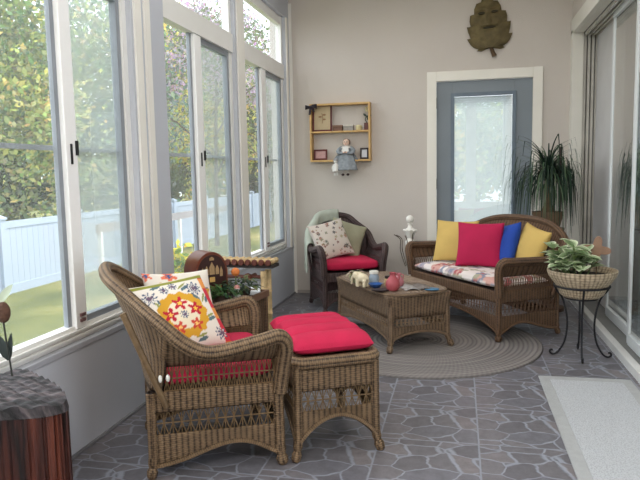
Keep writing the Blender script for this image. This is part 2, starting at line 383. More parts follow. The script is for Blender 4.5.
# dim house interior behind the glass
mb = MB(); mb.box(XR+.4, 4.6, 2.0, YB+.2, -.05, 0); mb.box(4.5, 4.6, 2.0, YB+.2, 0, 2.7); mb.box(XR+.4, 4.6, YB+.14, YB+.24, 0, 2.7); mb.box(XR+.4, 4.6, 1.9, 2.0, 0, 2.7); mb.box(XR+.4, 4.6, 2, YB+.2, 2.65, 2.7)
struct(mb.build('wall_house', mat('house_wall', rgb(150, 152, 148), .8), smooth=False))
def backdrop_fn(u, v):
    y = lerp(6.2, 2.2, u); return (XR+.36+.016*math.sin(u*2*PI*26)+.01*math.sin(u*2*PI*61), y, lerp(.06, 2.5, v))
mb = MB(); mb.grid(backdrop_fn, 420, 2)
o = mb.build('backdrop', mat('backdrop_cloth', rgb(206, 210, 204), .9, .06)); tag(o, 'added grey green folds behind the sliding doors, standing in for glass reflections', 'backdrop')  # added folds that brighten the glass and stand in for its reflections
# ------------------------------------------------------------------ outdoors
GZ = -.85
def lawn_mat():
    m, nt, out = new_mat('lawn_grass')
    b = N(nt, 'ShaderNodeBsdfPrincipled', ins={'Roughness': .95, 'Specular IOR Level': .1}); g = N(nt, 'ShaderNodeNewGeometry')
    a = N(nt, 'ShaderNodeTexNoise', ins={'Scale': .55, 'Detail': 3}); LK(nt, g.outputs['Position'], a.inputs['Vector'])
    f = N(nt, 'ShaderNodeTexNoise', ins={'Scale': 14, 'Detail': 4, 'Roughness': .8}); LK(nt, g.outputs['Position'], f.inputs['Vector'])
    s = math_node(nt, 'ADD', math_node(nt, 'MULTIPLY', a.outputs['Fac'], .6), math_node(nt, 'MULTIPLY', f.outputs['Fac'], .4))
    c = ramp(nt, s, [(.38, rgb(74, 84, 52)), (.5, rgb(106, 110, 66)), (.64, rgb(152, 142, 96))])
    LK(nt, c, b.inputs['Base Color']); LK(nt, b.outputs[0], out.inputs[0]); return m
def lawn_fn(u, v): return (lerp(-60, XL-.25, u), lerp(-30, 60, v), GZ)
mb = MB(); mb.grid(lawn_fn, 60, 60)
tag(mb.build('lawn', lawn_mat()), 'sunlit green and straw coloured lawn outside the left windows', 'grass', kind='stuff')
mb = MB(); mb.box(XL-.2, XR+6, -30, YF-.2, GZ-.1, GZ); struct(mb.build('ground', mat('back_patio', rgb(140, 140, 120), .9), smooth=False))
mb = MB(); mb.box(XL-.22, XL-.2, YF, YB, GZ-.1, .46); mb.box(XL-.2, XR+.4, YF-.2, YF-.14, GZ-.1, .5); struct(mb.build('wall_foundation', white, smooth=False))
# fence
fx = -8.0
fen = thing('vinyl_fence', 'white vinyl privacy fence with capped posts at the back of the lawn', 'fence', (fx, 0, GZ))
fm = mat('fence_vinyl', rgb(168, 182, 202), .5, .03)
ys = [-4.3+2.35*i for i in range(14)]
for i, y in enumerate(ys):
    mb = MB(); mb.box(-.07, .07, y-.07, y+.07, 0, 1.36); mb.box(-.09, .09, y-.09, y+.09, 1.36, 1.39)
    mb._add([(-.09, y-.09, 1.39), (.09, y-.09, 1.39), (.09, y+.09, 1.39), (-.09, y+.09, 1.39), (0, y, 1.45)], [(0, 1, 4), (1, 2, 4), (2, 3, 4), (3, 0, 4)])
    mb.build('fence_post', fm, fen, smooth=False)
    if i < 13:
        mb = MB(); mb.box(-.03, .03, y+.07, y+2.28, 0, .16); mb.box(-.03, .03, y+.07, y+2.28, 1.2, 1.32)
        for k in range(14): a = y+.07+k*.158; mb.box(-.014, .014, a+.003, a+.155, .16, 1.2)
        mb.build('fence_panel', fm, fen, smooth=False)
# grey rail board in front of the far fence
gr = thing('garden_rail', 'low weathered grey board rail in front of the white fence', 'rail', (-7.2, 13.6, GZ))
mb = MB(); mb.box(-.03, .03, -2.0, 6, .94, 1.12); mb.build('board', mat('grey_board', rgb(150, 146, 150), .8), gr, smooth=False)
for y in (-1.9, 1.9, 5.9):
    mb = MB(); mb.box(-.04, .04, y-.04, y+.04, 0, .96); mb.build('post', mat('white_board', rgb(225, 226, 230), .7), gr, smooth=False)

# trees
leafm = paint('leaf_paint', .7, 0, trans=.45); bark = mat('bark', rgb(86, 70, 60), .9, .3, 5, .5, 30)
def crown(rx, ry, rz, zc, n, pal, size, ncl=60, seed=1, low=.0):
    R = random.Random(seed); mb = MB(); cl = []
    while len(cl) < ncl:
        p = Vector((R.uniform(-1, 1), R.uniform(-1, 1), R.uniform(-1, 1)))
        if .25 < p.length < 1: cl.append((p, R.random()))
    vs, fs, cs, uv = [], [], [], []
    for i in range(n):
        p, tone = R.choice(cl)
        g = Vector((R.gauss(0, .15), R.gauss(0, .15), R.gauss(0, .12)))
        q = p+g; c = Vector((q.x*rx, q.y*ry, zc+q.z*rz))
        a = Vector((R.uniform(-1, 1), R.uniform(-1, 1), R.uniform(-1, 1))).normalized(); b = a.orthogonal().normalized()
        s = size*R.uniform(.6, 1.3); o = len(vs)
        vs += [c-a*s, c-b*s*.55, c+a*s, c+b*s*.55]; fs.append((o, o+1, o+2, o+3))
        k = min(len(pal)-1, int((tone*.55+R.random()*.45)*len(pal))); cc = tuple(x*R.uniform(.8, 1.2) for x in pal[k])
        cs.append([cc]*4); uv.append([(0, 0)]*4)
    mb.v = [tuple(v) for v in vs]; mb.f = fs; mb.c = cs; mb.uv = uv
    return mb
def trunk_mb(h, r, seed):
    R = random.Random(seed); mb = MB()
    mb.tube(spline([(0, 0, 0), (R.uniform(-.1, .1), R.uniform(-.1, .1), h*.4), (R.uniform(-.2, .2), R.uniform(-.2, .2), h)], 10), [lerp(r, r*.4, i/10) for i in range(11)], 8)
    for k in range(5):
        z = h*R.uniform(.35, .8); a = R.uniform(0, 6.28); L = h*R.uniform(.25, .45)
        mb.tube(spline([(0, 0, z), (math.cos(a)*L*.5, math.sin(a)*L*.5, z+L*.5), (math.cos(a)*L, math.sin(a)*L, z+L*.75)], 6), [lerp(r*.45, r*.12, i/6) for i in range(7)], 6)
    return mb
G1 = [rgb(100, 116, 90), rgb(128, 144, 102), rgb(166, 174, 112), rgb(222, 216, 138)]
G2 = [rgb(106, 124, 116), rgb(130, 150, 134), rgb(164, 178, 146), rgb(216, 216, 154)]
G3 = [rgb(110, 126, 82), rgb(156, 162, 92), rgb(206, 196, 104), rgb(232, 222, 136)]
LIL = [rgb(92, 112, 84), rgb(128, 140, 100), rgb(190, 168, 190), rgb(208, 190, 208)]
DK = [rgb(44, 58, 44), rgb(60, 76, 52), rgb(80, 96, 60), rgb(120, 128, 70)]
def tree(label, x, y, rx, ry, rz, zc, n, pal, size, seed, name='shade_tree', tr=.14):
    t = thing(name, label, 'tree' if 'tree' in name or 'myrtle' in name else 'shrub', (x, y, GZ), 0)
    trunk_mb(zc, tr, seed).build('trunk', bark, t)
    crown(rx, ry, rz, zc, n, pal, size, 110 if n > 9000 else 60, seed).build('foliage', leafm, t, smooth=False)
    return t
tree('broad green and yellow tree behind the fence, seen left of the first white window bar', -10.6, 11.6, 2.6, 2.9, 3.0, 3.6, 26000, G1, .075, 1)
tree('tall yellow green tree beyond the fence at the left edge of the view', -12.5, 8.0, 3, 3, 3.6, 4.6, 20000, G3, .08, 2)
tree('blue green tree beyond the fence, seen through the first insect screen', -10.8, 16.6, 2.8, 3.0, 3.4, 4.2, 22000, G2, .085, 3)
tree('golden green tree seen through the clear pane of the second window', -10.4, 22.0, 2.8, 3.2, 3.6, 4.4, 20000, G3, .09, 4)
tree('crape myrtle with pale lilac blooms above the second window bar', -7.0, 17.6, 1.5, 1.7, 1.5, 5.6, 7000, LIL, .06, 5, 'crape_myrtle', .08)
tree('tall grey green tree far behind the second insect screen', -12.5, 31.0, 4, 4.5, 4.4, 5.0, 16000, G2, .13, 6)
tree('dense dark tree seen through the narrow clear pane of the third window', -8.2, 27.0, 2.0, 2.6, 2.6, 3.4, 14000, DK, .10, 7)
tree('lilac flowering tree in front of the pale house gable', -7.0, 22.8, .9, 1.1, .9, 5.3, 2600, LIL, .06, 8, 'crape_myrtle', .07)
tree('small shaded bush just behind the white fence, its dark top above the fence rail', -9.5, 10.9, 1.0, 1.9, .85, 1.75, 9000, DK, .06, 9, 'dark_shrub', .05)
tree('dark bare stemmed bush behind the fence in the second window', -9.5, 18.4, 1.0, 1.7, .9, 1.9, 8000, DK, .065, 10, 'dark_shrub', .06)
tree('yellow green bush of small blooms growing just outside behind the wooden radio', -2.55, 5.35, .28, .36, .55, .85, 1400, [rgb(70, 110, 60), rgb(120, 150, 70), rgb(214, 200, 70), rgb(236, 214, 80)], .045, 11, 'flowering_shrub', .02)
for i, (x, y, pal) in enumerate(((-1.6, -9.5, G3), (2.3, -10, G1), (.6, -13, G2))):
    tree(('golden tree', 'green tree', 'blue green tree')[i]+' standing in the yard behind the viewer', x, y, 1.7, 1.6, 2.0, 2.9, 2600, pal, .16, 20+i)
# neighbour house
hs = thing('neighbour_house', 'pale neighbouring house gable seen through the far transom pane', 'house', (-8.4, 34, GZ))
mb = MB(); mb.box(-4, 3.2, 0, 8, 0, 6.6); mb.poly([(-4, 6.6), (3.2, 6.6), (-.4, 9.0)], 0, 8); mb.build('wall', mat('house_white', rgb(232, 228, 220), .8), hs, smooth=False)
mb = MB(); mb._add([(-.4, -.5, 9.25), (3.9, -.5, 6.3), (3.9, 8, 6.3), (-.4, 8, 9.25), (-.4, -.5, 9.0), (3.9, -.5, 6.05), (3.9, 8, 6.05), (-.4, 8, 9.0)], [(0, 1, 2, 3), (4, 7, 6, 5), (0, 4, 5, 1), (1, 5, 6, 2)])
mb._add([(-.4, -.5, 9.25), (-4.7, -.5, 6.3), (-4.7, 8, 6.3), (-.4, 8, 9.25), (-.4, -.5, 9.0), (-4.7, -.5, 6.05), (-4.7, 8, 6.05), (-.4, 8, 9.0)], [(3, 2, 1, 0), (5, 6, 7, 4), (1, 5, 4, 0), (2, 6, 5, 1)])
mb.build('roof', mat('tan_roof', rgb(178, 160, 140), .8), hs, smooth=False)
mb = MB(); mb.box(-4.3, 3.5, -1.6, 0, 3.6, 3.9); mb.build('porch_roof', mat('porch_grey', rgb(128, 124, 124), .8), hs, smooth=False)
# ------------------------------------------------------------------ wicker furniture
def spow(c, e): return math.copysign(abs(c)**e, c)
W_HON = (wicker('honey_wicker', rgb(140, 114, 86), rgb(40, 28, 22)), mat('honey_reed', rgb(112, 90, 64), .5, .25, 40))
W_TAN = (wicker('tan_wicker', rgb(142, 117, 93), rgb(50, 37, 29)), mat('tan_reed', rgb(134, 110, 86), .5, .25, 40))
W_BRN = (wicker('brown_wicker', rgb(124, 94, 70), rgb(38, 26, 21)), mat('brown_reed', rgb(104, 76, 56), .5, .25, 40))
W_DRK = (wicker('dark_wicker', rgb(92, 74, 72), rgb(30, 22, 24)), mat('dark_reed', rgb(72, 54, 54), .5, .25, 40))
def lattice(mb, fn, n, r=.0024, mid=True):
    for t in ((0, .5, 1) if mid else (0, 1)): mb.tube([fn(k/24, t) for k in range(25)], r*1.25, 5)
    for k in range(n):
        a, b = k/n, (k+1)/n
        mb.tube([fn(a, 0), fn((a+b)/2, .5), fn(b, 1)], r, 4); mb.tube([fn(b, 0), fn((a+b)/2, .5), fn(a, 1)], r, 4)
        if mid: mb.tube([fn((a+b)/2, 0), fn((a+b)/2, 1)], r, 4)
def skirt(root, wm, side, L, zt, za, zb, bot, nc=None):
    mb = MB()
    mb.grid(lambda u, v: side(u, lerp(za, zt, v)), 24, 5, L, zt-za)
    mb.grid(lambda u, v: side(u, lerp(bot(u), zb, v)), 36, 5, L, zb-bot(0))
    mb.tube([side(k/36, bot(k/36)) for k in range(37)], .008, 6)
    s = mb.build('skirt', wm[0], root, solid=.010)
    mb = MB(); lattice(mb, lambda s_, t: side(s_, lerp(zb-.004, za+.004, t)), nc or max(6, int(L/.034)))
    mb.build('lattice', wm[1], s)
    return s
def leg(root, wm, x, y, h, r=.022, fx=0, fy=0):
    mb = MB(); zs = [0, .008, .03, .045, .06, .09, h*.7, h]; rs = [.6, 1.0, 1.15, .8, 1.05, 1, 1, 1]
    mb.tube([(x+fx*(1-min(1, z/.12))**2, y+fy*(1-min(1, z/.12))**2, z) for z in zs], [r*q for q in rs], 10)
    return mb.build('leg', wm[0], root)
def arch(lo, hi, p=1.0, skew=0):
    def f(s):
        s2 = s**(1+skew) if skew >= 0 else 1-(1-s)**(1-skew)
        return lerp(lo, hi, math.sin(PI*s2)**p)
    return f
def wicker_seat(root, wm, hw, apex=.85, front_arch=.15, hwr=None, fl=0, boxy=False):
    yf, yr, zs = .28, -.25, .36; hwr = hwr or hw
    xw = lambda y: lerp(hw, hwr, (yf-y)/(yf-yr))
    c = [(hw, yf), (hwr, yr), (-hwr, yr), (-hw, yf)]
    def side(p, q): return lambda s, z: (lerp(p[0], q[0], s), lerp(p[1], q[1], s), z)
    skirt(root, wm, side(c[0], c[1]), yf-yr, zs, .275, .182, arch(.05, .125, 1.2, -.55))
    skirt(root, wm, side(c[3], c[2]), yf-yr, zs, .275, .182, arch(.05, .125, 1.2, -.55))
    skirt(root, wm, side(c[1], c[2]), 2*hw, zs, .275, .182, arch(.05, .12, .8))
    skirt(root, wm, side(c[3], c[0]), 2*hw, zs, .275, .182, arch(.05, front_arch, .6))
    for i, (x, y) in enumerate(c): leg(root, wm, x*.985, y*.98, zs, .023 if y > 0 else .02, math.copysign(.012, x), math.copysign(.012, y))
    mb = MB(); A4 = [(hw-.01, yf-.008), (-hw+.01, yf-.008), (-hwr+.01, yr+.008), (hwr-.01, yr+.008)]
    mb._add([(x, y, zs-.02) for x, y in A4]+[(x, y, zs) for x, y in A4], [(0, 1, 2, 3)[::-1], (4, 5, 6, 7), (0, 1, 5, 4), (1, 2, 6, 5), (2, 3, 7, 6), (3, 0, 4, 7)]); mb.build('seat', wm[0], root, smooth=False)
    A = [(hw+.005, yf, .32), (hw+.012+fl*.4, yf+.012, .44), (hw+.026+fl*.8, yf+.018, .53), (hw+.038+fl, yf-.015, .575), (hw+.044+fl, yf-.10, .562), (hw+.045+fl, 0, .535),
         (hw+.04+fl, -.10, .57), (hw+.024+fl*.8, -.20, .66), (hw-.05+fl*.3, -.31, apex-.085), (hw*.55, -.385, apex-.022), (0, -.405, apex)]
    if boxy: A[3:9] = [(hw+.038, yf-.008, .572), (hw+.044, yf-.07, .572), (hw+.045, 0, .565), (hw+.04, -.14, .565), (hw+.026, -.25, .61), (hw-.03, -.325, apex-.11)]
    full = A+[(-x, y, z) for x, y, z in reversed(A[:-1])]
    P = spline(full, 160)
    rad = [(.031 if P[i].y > -.12 else lerp(.031, .026, min(1, (-.12-P[i].y)/.15))) for i in range(161)]
    mb = MB(); mb.tube(P, rad, 12); mb.build('rolled_rim', wm[0], root)
    na = 56   # rim samples 20..56 are the arm
    for sg in (0, 1):
        T = [P[i] if sg == 0 else P[160-i] for i in range(22, na+1)]; n = len(T)-1
        X = 1 if sg == 0 else -1
        B = [Vector((X*xw(T[i].y), min(yf-.02, T[i].y) if T[i].y > -.17 else lerp(-.17, -.20, (i/n)), .465)) for i in range(n+1)]
        def fn(u, v, T=T, B=B, n=n):
            i = int(round(u*n)); p = B[i].lerp(T[i], v); return (p.x+math.copysign(.012*math.sin(v*PI), p.x), p.y, p.z)
        mb = MB(); mb.grid(fn, n, 8, .52, .14); a = mb.build('arm', wm[0], root, solid=.010)
        mb = MB(); lattice(mb, lambda s_, t, X=X: (X*xw(lerp(yf-.01, -.19, s_)), lerp(yf-.01, -.19, s_), lerp(.362, .463, t)), 22, .0021)
        mb.build('lattice', wm[1], a)
        mb = MB(); q = xw(-.2); mb.tube([(X*(q+.012), -.185, .30), (X*(q+.02+fl*.3), -.26, .5), (X*(q+.015+fl*.3), -.335, .70)], .013, 8)
        mb.build('brace', wm[1], root)
    T = P[na:161-na]; n = len(T)-1
    Bc = spline([(hwr-.002, -.20, .362), (hwr*.85, -.238, .362), (hwr*.45, -.255, .362), (0, -.26, .362), (-hwr*.45, -.255, .362), (-hwr*.85, -.238, .362), (-hwr+.002, -.20, .362)], n)
    def bf(u, v):
        i = int(round(u*n)); p = Bc[i].lerp(T[i], v); return (p.x, p.y+.02*math.sin(v*PI), p.z)
    mb = MB(); mb.grid(bf, n, 14, 2*hw+.15, .46); mb.build('backrest', wm[0], root, solid=.012)
    return P
def cushion_mb(w, d, h, e1=.22, e2=.55, ridges=0, axis=0, amp=.0, colfn=None, nu=72, nv=28):
    mb = MB()
    def fn(u, v):
        a = 2*PI*u-PI; b = PI*(v-.5); cb = spow(math.cos(b), e2)
        x = w/2*cb*spow(math.cos(a), e1); y = d/2*cb*spow(math.sin(a), e1); z = h/2*spow(math.sin(b), e2)
        if ridges and z > 0:
            q = (x/w if axis == 0 else y/d)
            z -= amp*(1-abs(math.cos(q*PI*ridges)))**1.5*min(1, z/(h*.3))
        z -= .0
        return (x, y, z+h/2)
    cf = (lambda u, v: colfn(*fn(u, v))) if colfn else None
    if colfn and nu < 200: nu, nv = 200, 70
    mb.grid(fn, nu, nv, 2*(w+d), h, cf); return mb
def channel_cushion(w, d, h, n, colfn=None):
    mb = MB()
    def env(x, y): return max(0, (1-abs(x)**5)*(1-abs(y)**7))**.45
    def top(u, v):
        x, y = 2*u-1, 2*v-1; r = abs(math.sin(PI*u*n))**.6 if n else 1
        return (x*w/2, y*d/2, h*.42+h*.58*env(x, y)*(.62+.38*r)*(1-.05*math.cos(y*9)*(1-r)))
    def bot(u, v):
        x, y = 2*u-1, 2*v-1; return (x*w/2, y*d/2, h*.42-h*.42*env(x, y))
    cf = lambda f: (lambda u, v: colfn(*f(u, v))) if colfn else None
    k = 2 if colfn else 1
    mb.grid(top, 96*k, 40*k, w, d, cf(top)); mb.grid(bot, 96*k, 40*k, w, d, cf(bot), flip=True); return mb
def pillow_mb(w, h, t, colfn=None, n=40, pinch=.07):
    mb = MB()
    for sg in (-1, 1):
        def fn(u, v):
            x, z = 2*u-1, 2*v-1
            k = ((1-x*x)*(1-z*z))
            X = w/2*x*(1-pinch*(1-z*z)); Z = h/2*z*(1-pinch*(1-x*x))
            return (X, sg*t/2*max(0, k)**.42, Z+h/2)
        mb.grid(fn, n, n, w, h, (lambda u, v: colfn(2*u-1, 2*v-1)) if colfn else None, flip=(sg > 0))
    return mb
def flower(u, v, cx, cy, r, n=5, ph=0):
    dx, dy = u-cx, v-cy; d = math.hypot(dx, dy)
    if d > r: return None
    R = r*(.72+.28*math.cos(n*(math.atan2(dy, dx)+ph))); return d/R if d < R else None
WHT = rgb(232, 224, 214)
def suzani(u, v):
    for cx, cy, r, c1, c2 in ((-.33, -.05, .20, (188, 34, 56), (240, 190, 90)), (.0, .20, .20, (196, 40, 60), (250, 205, 90)), (.34, -.02, .20, (190, 36, 58), (246, 200, 80)), (.22, -.42, .17, (205, 70, 60), (250, 205, 120)), (-.22, -.42, .17, (205, 70, 60), (250, 205, 120))):
        d = flower(u, v, cx, cy, r)
        if d is not None: return rgb(*(c2 if d < .34 else c1))
    for cx, cy, r in ((.55, .55, .22), (-.6, .52, .2), (.78, -.75, .18), (-.78, -.6, .2), (.05, .74, .13), (-.2, .66, .12), (0, -.12, .12)):
        d = flower(u, v, cx, cy, r, 9)
        if d is not None: return rgb(70, 84, 118) if d > .72 else (rgb(226, 222, 216) if d > .5 else rgb(112, 92, 112))
    rr = math.hypot(u, v+.1)
    if rr < .62+.03*math.cos(14*math.atan2(v+.1, u)): return rgb(214, 160, 52) if rr > .40 else rgb(236, 222, 196)
    if v > .84: return rgb(140, 142, 62) if v < .95 else rgb(222, 214, 196)
    if u > .80: return rgb(206, 60, 74) if (math.sin(v*7) > -.5) else rgb(228, 150, 80)
    for cx, cy, a in ((.32, .62, .5), (-.42, .3, 2), (.78, .2, 1), (.68, -.35, .3), (-.75, .0, 1.3), (.25, -.82, .2), (-.4, -.8, 2.4), (.5, .3, 2.2), (-.35, .8, .2)):
        x = (u-cx)*math.cos(a)+(v-cy)*math.sin(a); y = -(u-cx)*math.sin(a)+(v-cy)*math.cos(a)
        if (x/.13)**2+(y/.045)**2 < 1: return rgb(92, 116, 122)
        if (x/.15)**2+((y-.09)/.03)**2 < 1: return rgb(150, 152, 84)
    return WHT
def scatter_floral(seed, cols, n, base, rmin=.08, rmax=.2, border=None):
    R = random.Random(seed)
    F = [(R.uniform(-1, 1), R.uniform(-1, 1), R.uniform(rmin, rmax), R.choice((3, 4, 5, 6)), R.uniform(0, 6), R.choice(cols), R.choice(cols)) for _ in range(n)]
    def f(u, v):
        if border and max(abs(u), abs(v)) > .93: return border
        for cx, cy, r, k, ph, c1, c2 in F:
            d = flower(u, v, cx, cy, r, k, ph)
            if d is not None: return c2 if d < .4 else c1
        return base
    return f
cloth = paint('printed_cloth', .85, .2, 250)
redc = mat('crimson_cloth', rgb(186, 26, 68), .85, .1, 10, .25, 200)

# ---- foreground armchair
c1 = (-1.127, 2.626); RZ1 = -61.4
def at(c, rz, p):
    a = math.radians(rz); return (c[0]+math.cos(a)*p[0]-math.sin(a)*p[1], c[1]+math.sin(a)*p[0]+math.cos(a)*p[1], p[2] if len(p) > 2 else 0)
ch1 = thing('wicker_armchair', 'honey brown wicker armchair in the foreground beside the window wall', 'armchair', (*c1, 0), RZ1)
wicker_seat(ch1, W_HON, .30, .84, hwr=.262, fl=.04)
mb = MB()
for y in (-.205, -.175): mb.ball((.30, y, .425), (.010, .008, .016), 8, 6)
mb.build('tie', white, ch1)
o = cushion_mb(.53, .48, .105, ridges=0).build('seat_cushion', redc); place(o, at(c1, RZ1, (0, .03, .361)), RZ1)
tag(o, 'crimson seat cushion on the foreground wicker armchair', 'cushion')
def pillow(name, w, h, t, loc, rz, tilt, m, label, cat='pillow', colfn=None, ry=0, n=40, group=None, pinch=.07):
    o = pillow_mb(w, h, t, colfn, n, pinch).build(name, m, ang=180, weld=True)
    o.location = loc; o.rotation_euler = (Matrix.Rotation(math.radians(rz), 3, 'Z') @ Matrix.Rotation(math.radians(tilt), 3, 'X') @ Matrix.Rotation(math.radians(ry), 3, 'Y')).to_euler()
    return tag(o, label, cat, group)
# a pillow faces local -Y; tilt>0 leans its top away from the viewer side
pillow('throw_pillow', .40, .38, .13, at(c1, RZ1, (.10, -.05, .455)), RZ1+90+24, -38, cloth, 'white throw pillow with a gold ring of red flowers leaning in the foreground armchair', colfn=suzani, n=80, ry=-4)
pillow('throw_pillow', .35, .33, .12, at(c1, RZ1, (-.19, -.06, .462)), RZ1+90+22, -24, cloth, 'second flowered pillow mostly hidden behind the gold ring pillow in the foreground armchair', colfn=scatter_floral(5, [rgb(206, 50, 74), rgb(60, 90, 140), rgb(226, 120, 90), rgb(212, 168, 70), rgb(226, 90, 110)], 16, WHT, .16, .34), n=60, ry=3)

# ---- ottoman in front of it
def ottoman():
    cx, cy = .026, .535; a, b = .180, .27     # half size along facing, half width
    r = thing('wicker_ottoman', 'square honey brown wicker ottoman pushed up to the foreground armchair', 'ottoman', at(c1, RZ1, (cx, cy, 0)), RZ1)
    c = [(b, a), (b, -a), (-b, -a), (-b, a)]
    def side(p, q): return lambda s, z: (lerp(p[0], q[0], s)*(1+.02*(1-z/.4)), lerp(p[1], q[1], s)*(1+.03*(1-z/.4)), z)
    for i in range(4):
        p, q = c[i], c[(i+1) % 4]; L = math.hypot(p[0]-q[0], p[1]-q[1])
        skirt(r, W_HON, side(p, q), L, .41, .302, .215, arch(.06, .185, .75), int(L/.032))
    for x, y in c: leg(r, W_HON, x*.98, y*.98, .41, .02, math.copysign(.022, x), math.copysign(.022, y))
    mb = MB(); R = .05
    pts = []
    for (sx, sy, a0) in ((1, 1, 0), (-1, 1, 90), (-1, -1, 180), (1, -1, 270)):
        for k in range(6):
            an = math.radians(a0+k*18); pts.append((sx*(b+.004-R)+R*math.cos(an), sy*(a+.004-R)+R*math.sin(an), .425))
    mb.tube(pts, .028, 10, closed=True); mb.build('rolled_rim', W_HON[0], r)
    mb = MB(); mb.box(-b+.01, b-.01, -a+.01, a-.01, .415, .435); mb.build('seat', W_HON[0], r, smooth=False)
    o = channel_cushion(2*b-.005, 2*a, .10, 4).build('ottoman_cushion', redc); place(o, at(c1, RZ1, (cx-.01, cy, .437)), RZ1)
    tag(o, 'thick crimson channel tufted cushion on top of the wicker ottoman', 'cushion')
ottoman()

# ---- coffee table
CT = (-.45, 4.2); CTZ = 33.0
def coffee_table():
    W, D = .44, .89
    r = thing('wicker_coffee_table', 'rectangular tan wicker coffee table standing on the round braided rug', 'coffee table', at(CT, CTZ, (W/2, D/2, .012)), CTZ)
    w, d = W/2, D/2; c = [(w, d), (w, -d), (-w, -d), (-w, d)]
    def k(z): return 1+.10*max(0, (z-.2)/.2)**1.5+.05*max(0, (.12-z)/.12)
    def side(p, q): return lambda s, z: (lerp(p[0], q[0], s)*k(z), lerp(p[1], q[1], s)*(1+(k(z)-1)*.5), z)
    for i in range(4):
        p, q = c[i], c[(i+1) % 4]; L = math.hypot(p[0]-q[0], p[1]-q[1])
        skirt(r, W_TAN, side(p, q), L, .385, .225, .165, arch(.06, .125, .5), int(L/.03))
    for x, y in c: leg(r, W_TAN, x*.99, y*.99, .38, .021, math.copysign(.03, x), math.copysign(.03, y))
    mb = MB(); e = .16
    def top(u, v):
        an = 2*PI*u; X = (w+.035)*spow(math.cos(an), .45); Y = (d+.03)*spow(math.sin(an), .35)
        prof = [(0, .404), (.5, .404), (.93, .404), (1.0, .396), (1.0, .378), (.93, .372)]
        i = int(round(v*5)); return (X*prof[i][0], Y*prof[i][0], prof[i][1])
    mb.grid(top, 72, 5, 2.6, .25); mb.build('tabletop', wicker('tan_top_weave', rgb(170, 148, 128), rgb(96, 78, 66), .014, .012), r)
    mb = MB(); mb.tube([((w+.037)*spow(math.cos(2*PI*q/72), .45), (d+.032)*spow(math.sin(2*PI*q/72), .35), .388) for q in range(72)], .013, 8, closed=True); mb.build('edge_braid', W_TAN[0], r)
coffee_table()

# ---- loveseat
LS = (.165, 5.226); LSZ = 124.5
lv = thing('wicker_loveseat', 'brown wicker loveseat with a curved back, standing in front of the blue grey door', 'loveseat', (*LS, .012), LSZ)
wicker_seat(lv, W_BRN, .60, .82, .16, boxy=True)
flo = scatter_floral(11, [rgb(178, 96, 100), rgb(140, 142, 160), rgb(170, 166, 144), rgb(206, 160, 150), rgb(186, 170, 176)], 110, rgb(228, 218, 214), .08, .17)
o = channel_cushion(1.14, .46, .085, 0, lambda x, y, z: flo(x*1.75, y*3.6+(z-.085)*5)).build('bench_cushion', cloth); place(o, at(LS, LSZ, (0, .045, .374)), LSZ)
tag(o, 'long white flowered bench cushion on the wicker loveseat', 'cushion')
yel = mat('yellow_cloth', rgb(204, 172, 98), .8, .06, 8, .2, 220); fus = mat('fuchsia_cloth', rgb(178, 20, 72), .8, .08, 8, .2, 220); blu = mat('royal_blue_cloth', rgb(26, 66, 156), .8, .08, 8, .2, 220)
pz = .461
pillow('throw_pillow', .38, .36, .12, at(LS, LSZ, (.28, .07, pz)), LSZ+180+32, -16, yel, 'yellow pillow at the far left end of the loveseat, partly behind the fuchsia pillow')
pillow('throw_pillow', .375, .365, .13, at(LS, LSZ, (-.04, .05, pz-.005)), LSZ+180+40, -14, fus, 'large fuchsia pillow in the middle of the loveseat')
pillow('throw_pillow', .35, .36, .13, at(LS, LSZ, (-.14, -.09, pz)), LSZ+180-18, -18, blu, 'royal blue pillow between the fuchsia pillow and the right hand yellow pillow', ry=-10)
pillow('throw_pillow', .34, .35, .13, at(LS, LSZ, (-.33, -.14, pz)), LSZ+180-6, -18, yel, 'yellow pillow at the right end of the loveseat beside the near arm', ry=10)

# ---- rear armchair
c2 = (-1.03, 5.70); RZ2 = 206
ch2 = thing('wicker_armchair', 'dark brown wicker armchair in the far corner against the back wall', 'armchair', (*c2, 0), RZ2)
PR = wicker_seat(ch2, W_DRK, .26, .825)
o = cushion_mb(.50, .50, .10).build('seat_cushion', redc); place(o, at(c2, RZ2, (0, .03, .361)), RZ2)
tag(o, 'crimson seat cushion on the dark armchair in the corner', 'cushion')
pillow('throw_pillow', .36, .36, .11, at(c2, RZ2, (.08, .06, .462)), RZ2+180+8, -26, cloth, 'square tapestry pillow of small flowers with a taupe edge in the corner armchair', colfn=scatter_floral(21, [rgb(132, 92, 84), rgb(120, 124, 110), rgb(170, 120, 100), rgb(92, 86, 92), rgb(160, 150, 120)], 70, rgb(206, 196, 186), .04, .12, rgb(190, 180, 172)), n=80, ry=-11)
pillow('throw_pillow', .34, .34, .11, at(c2, RZ2, (.01, -.075, .465)), RZ2+180-4, -22, mat('sage_cloth', rgb(150, 148, 124), .85, .1, 10), 'plain sage pillow tucked behind the tapestry pillow in the corner armchair', ry=20)
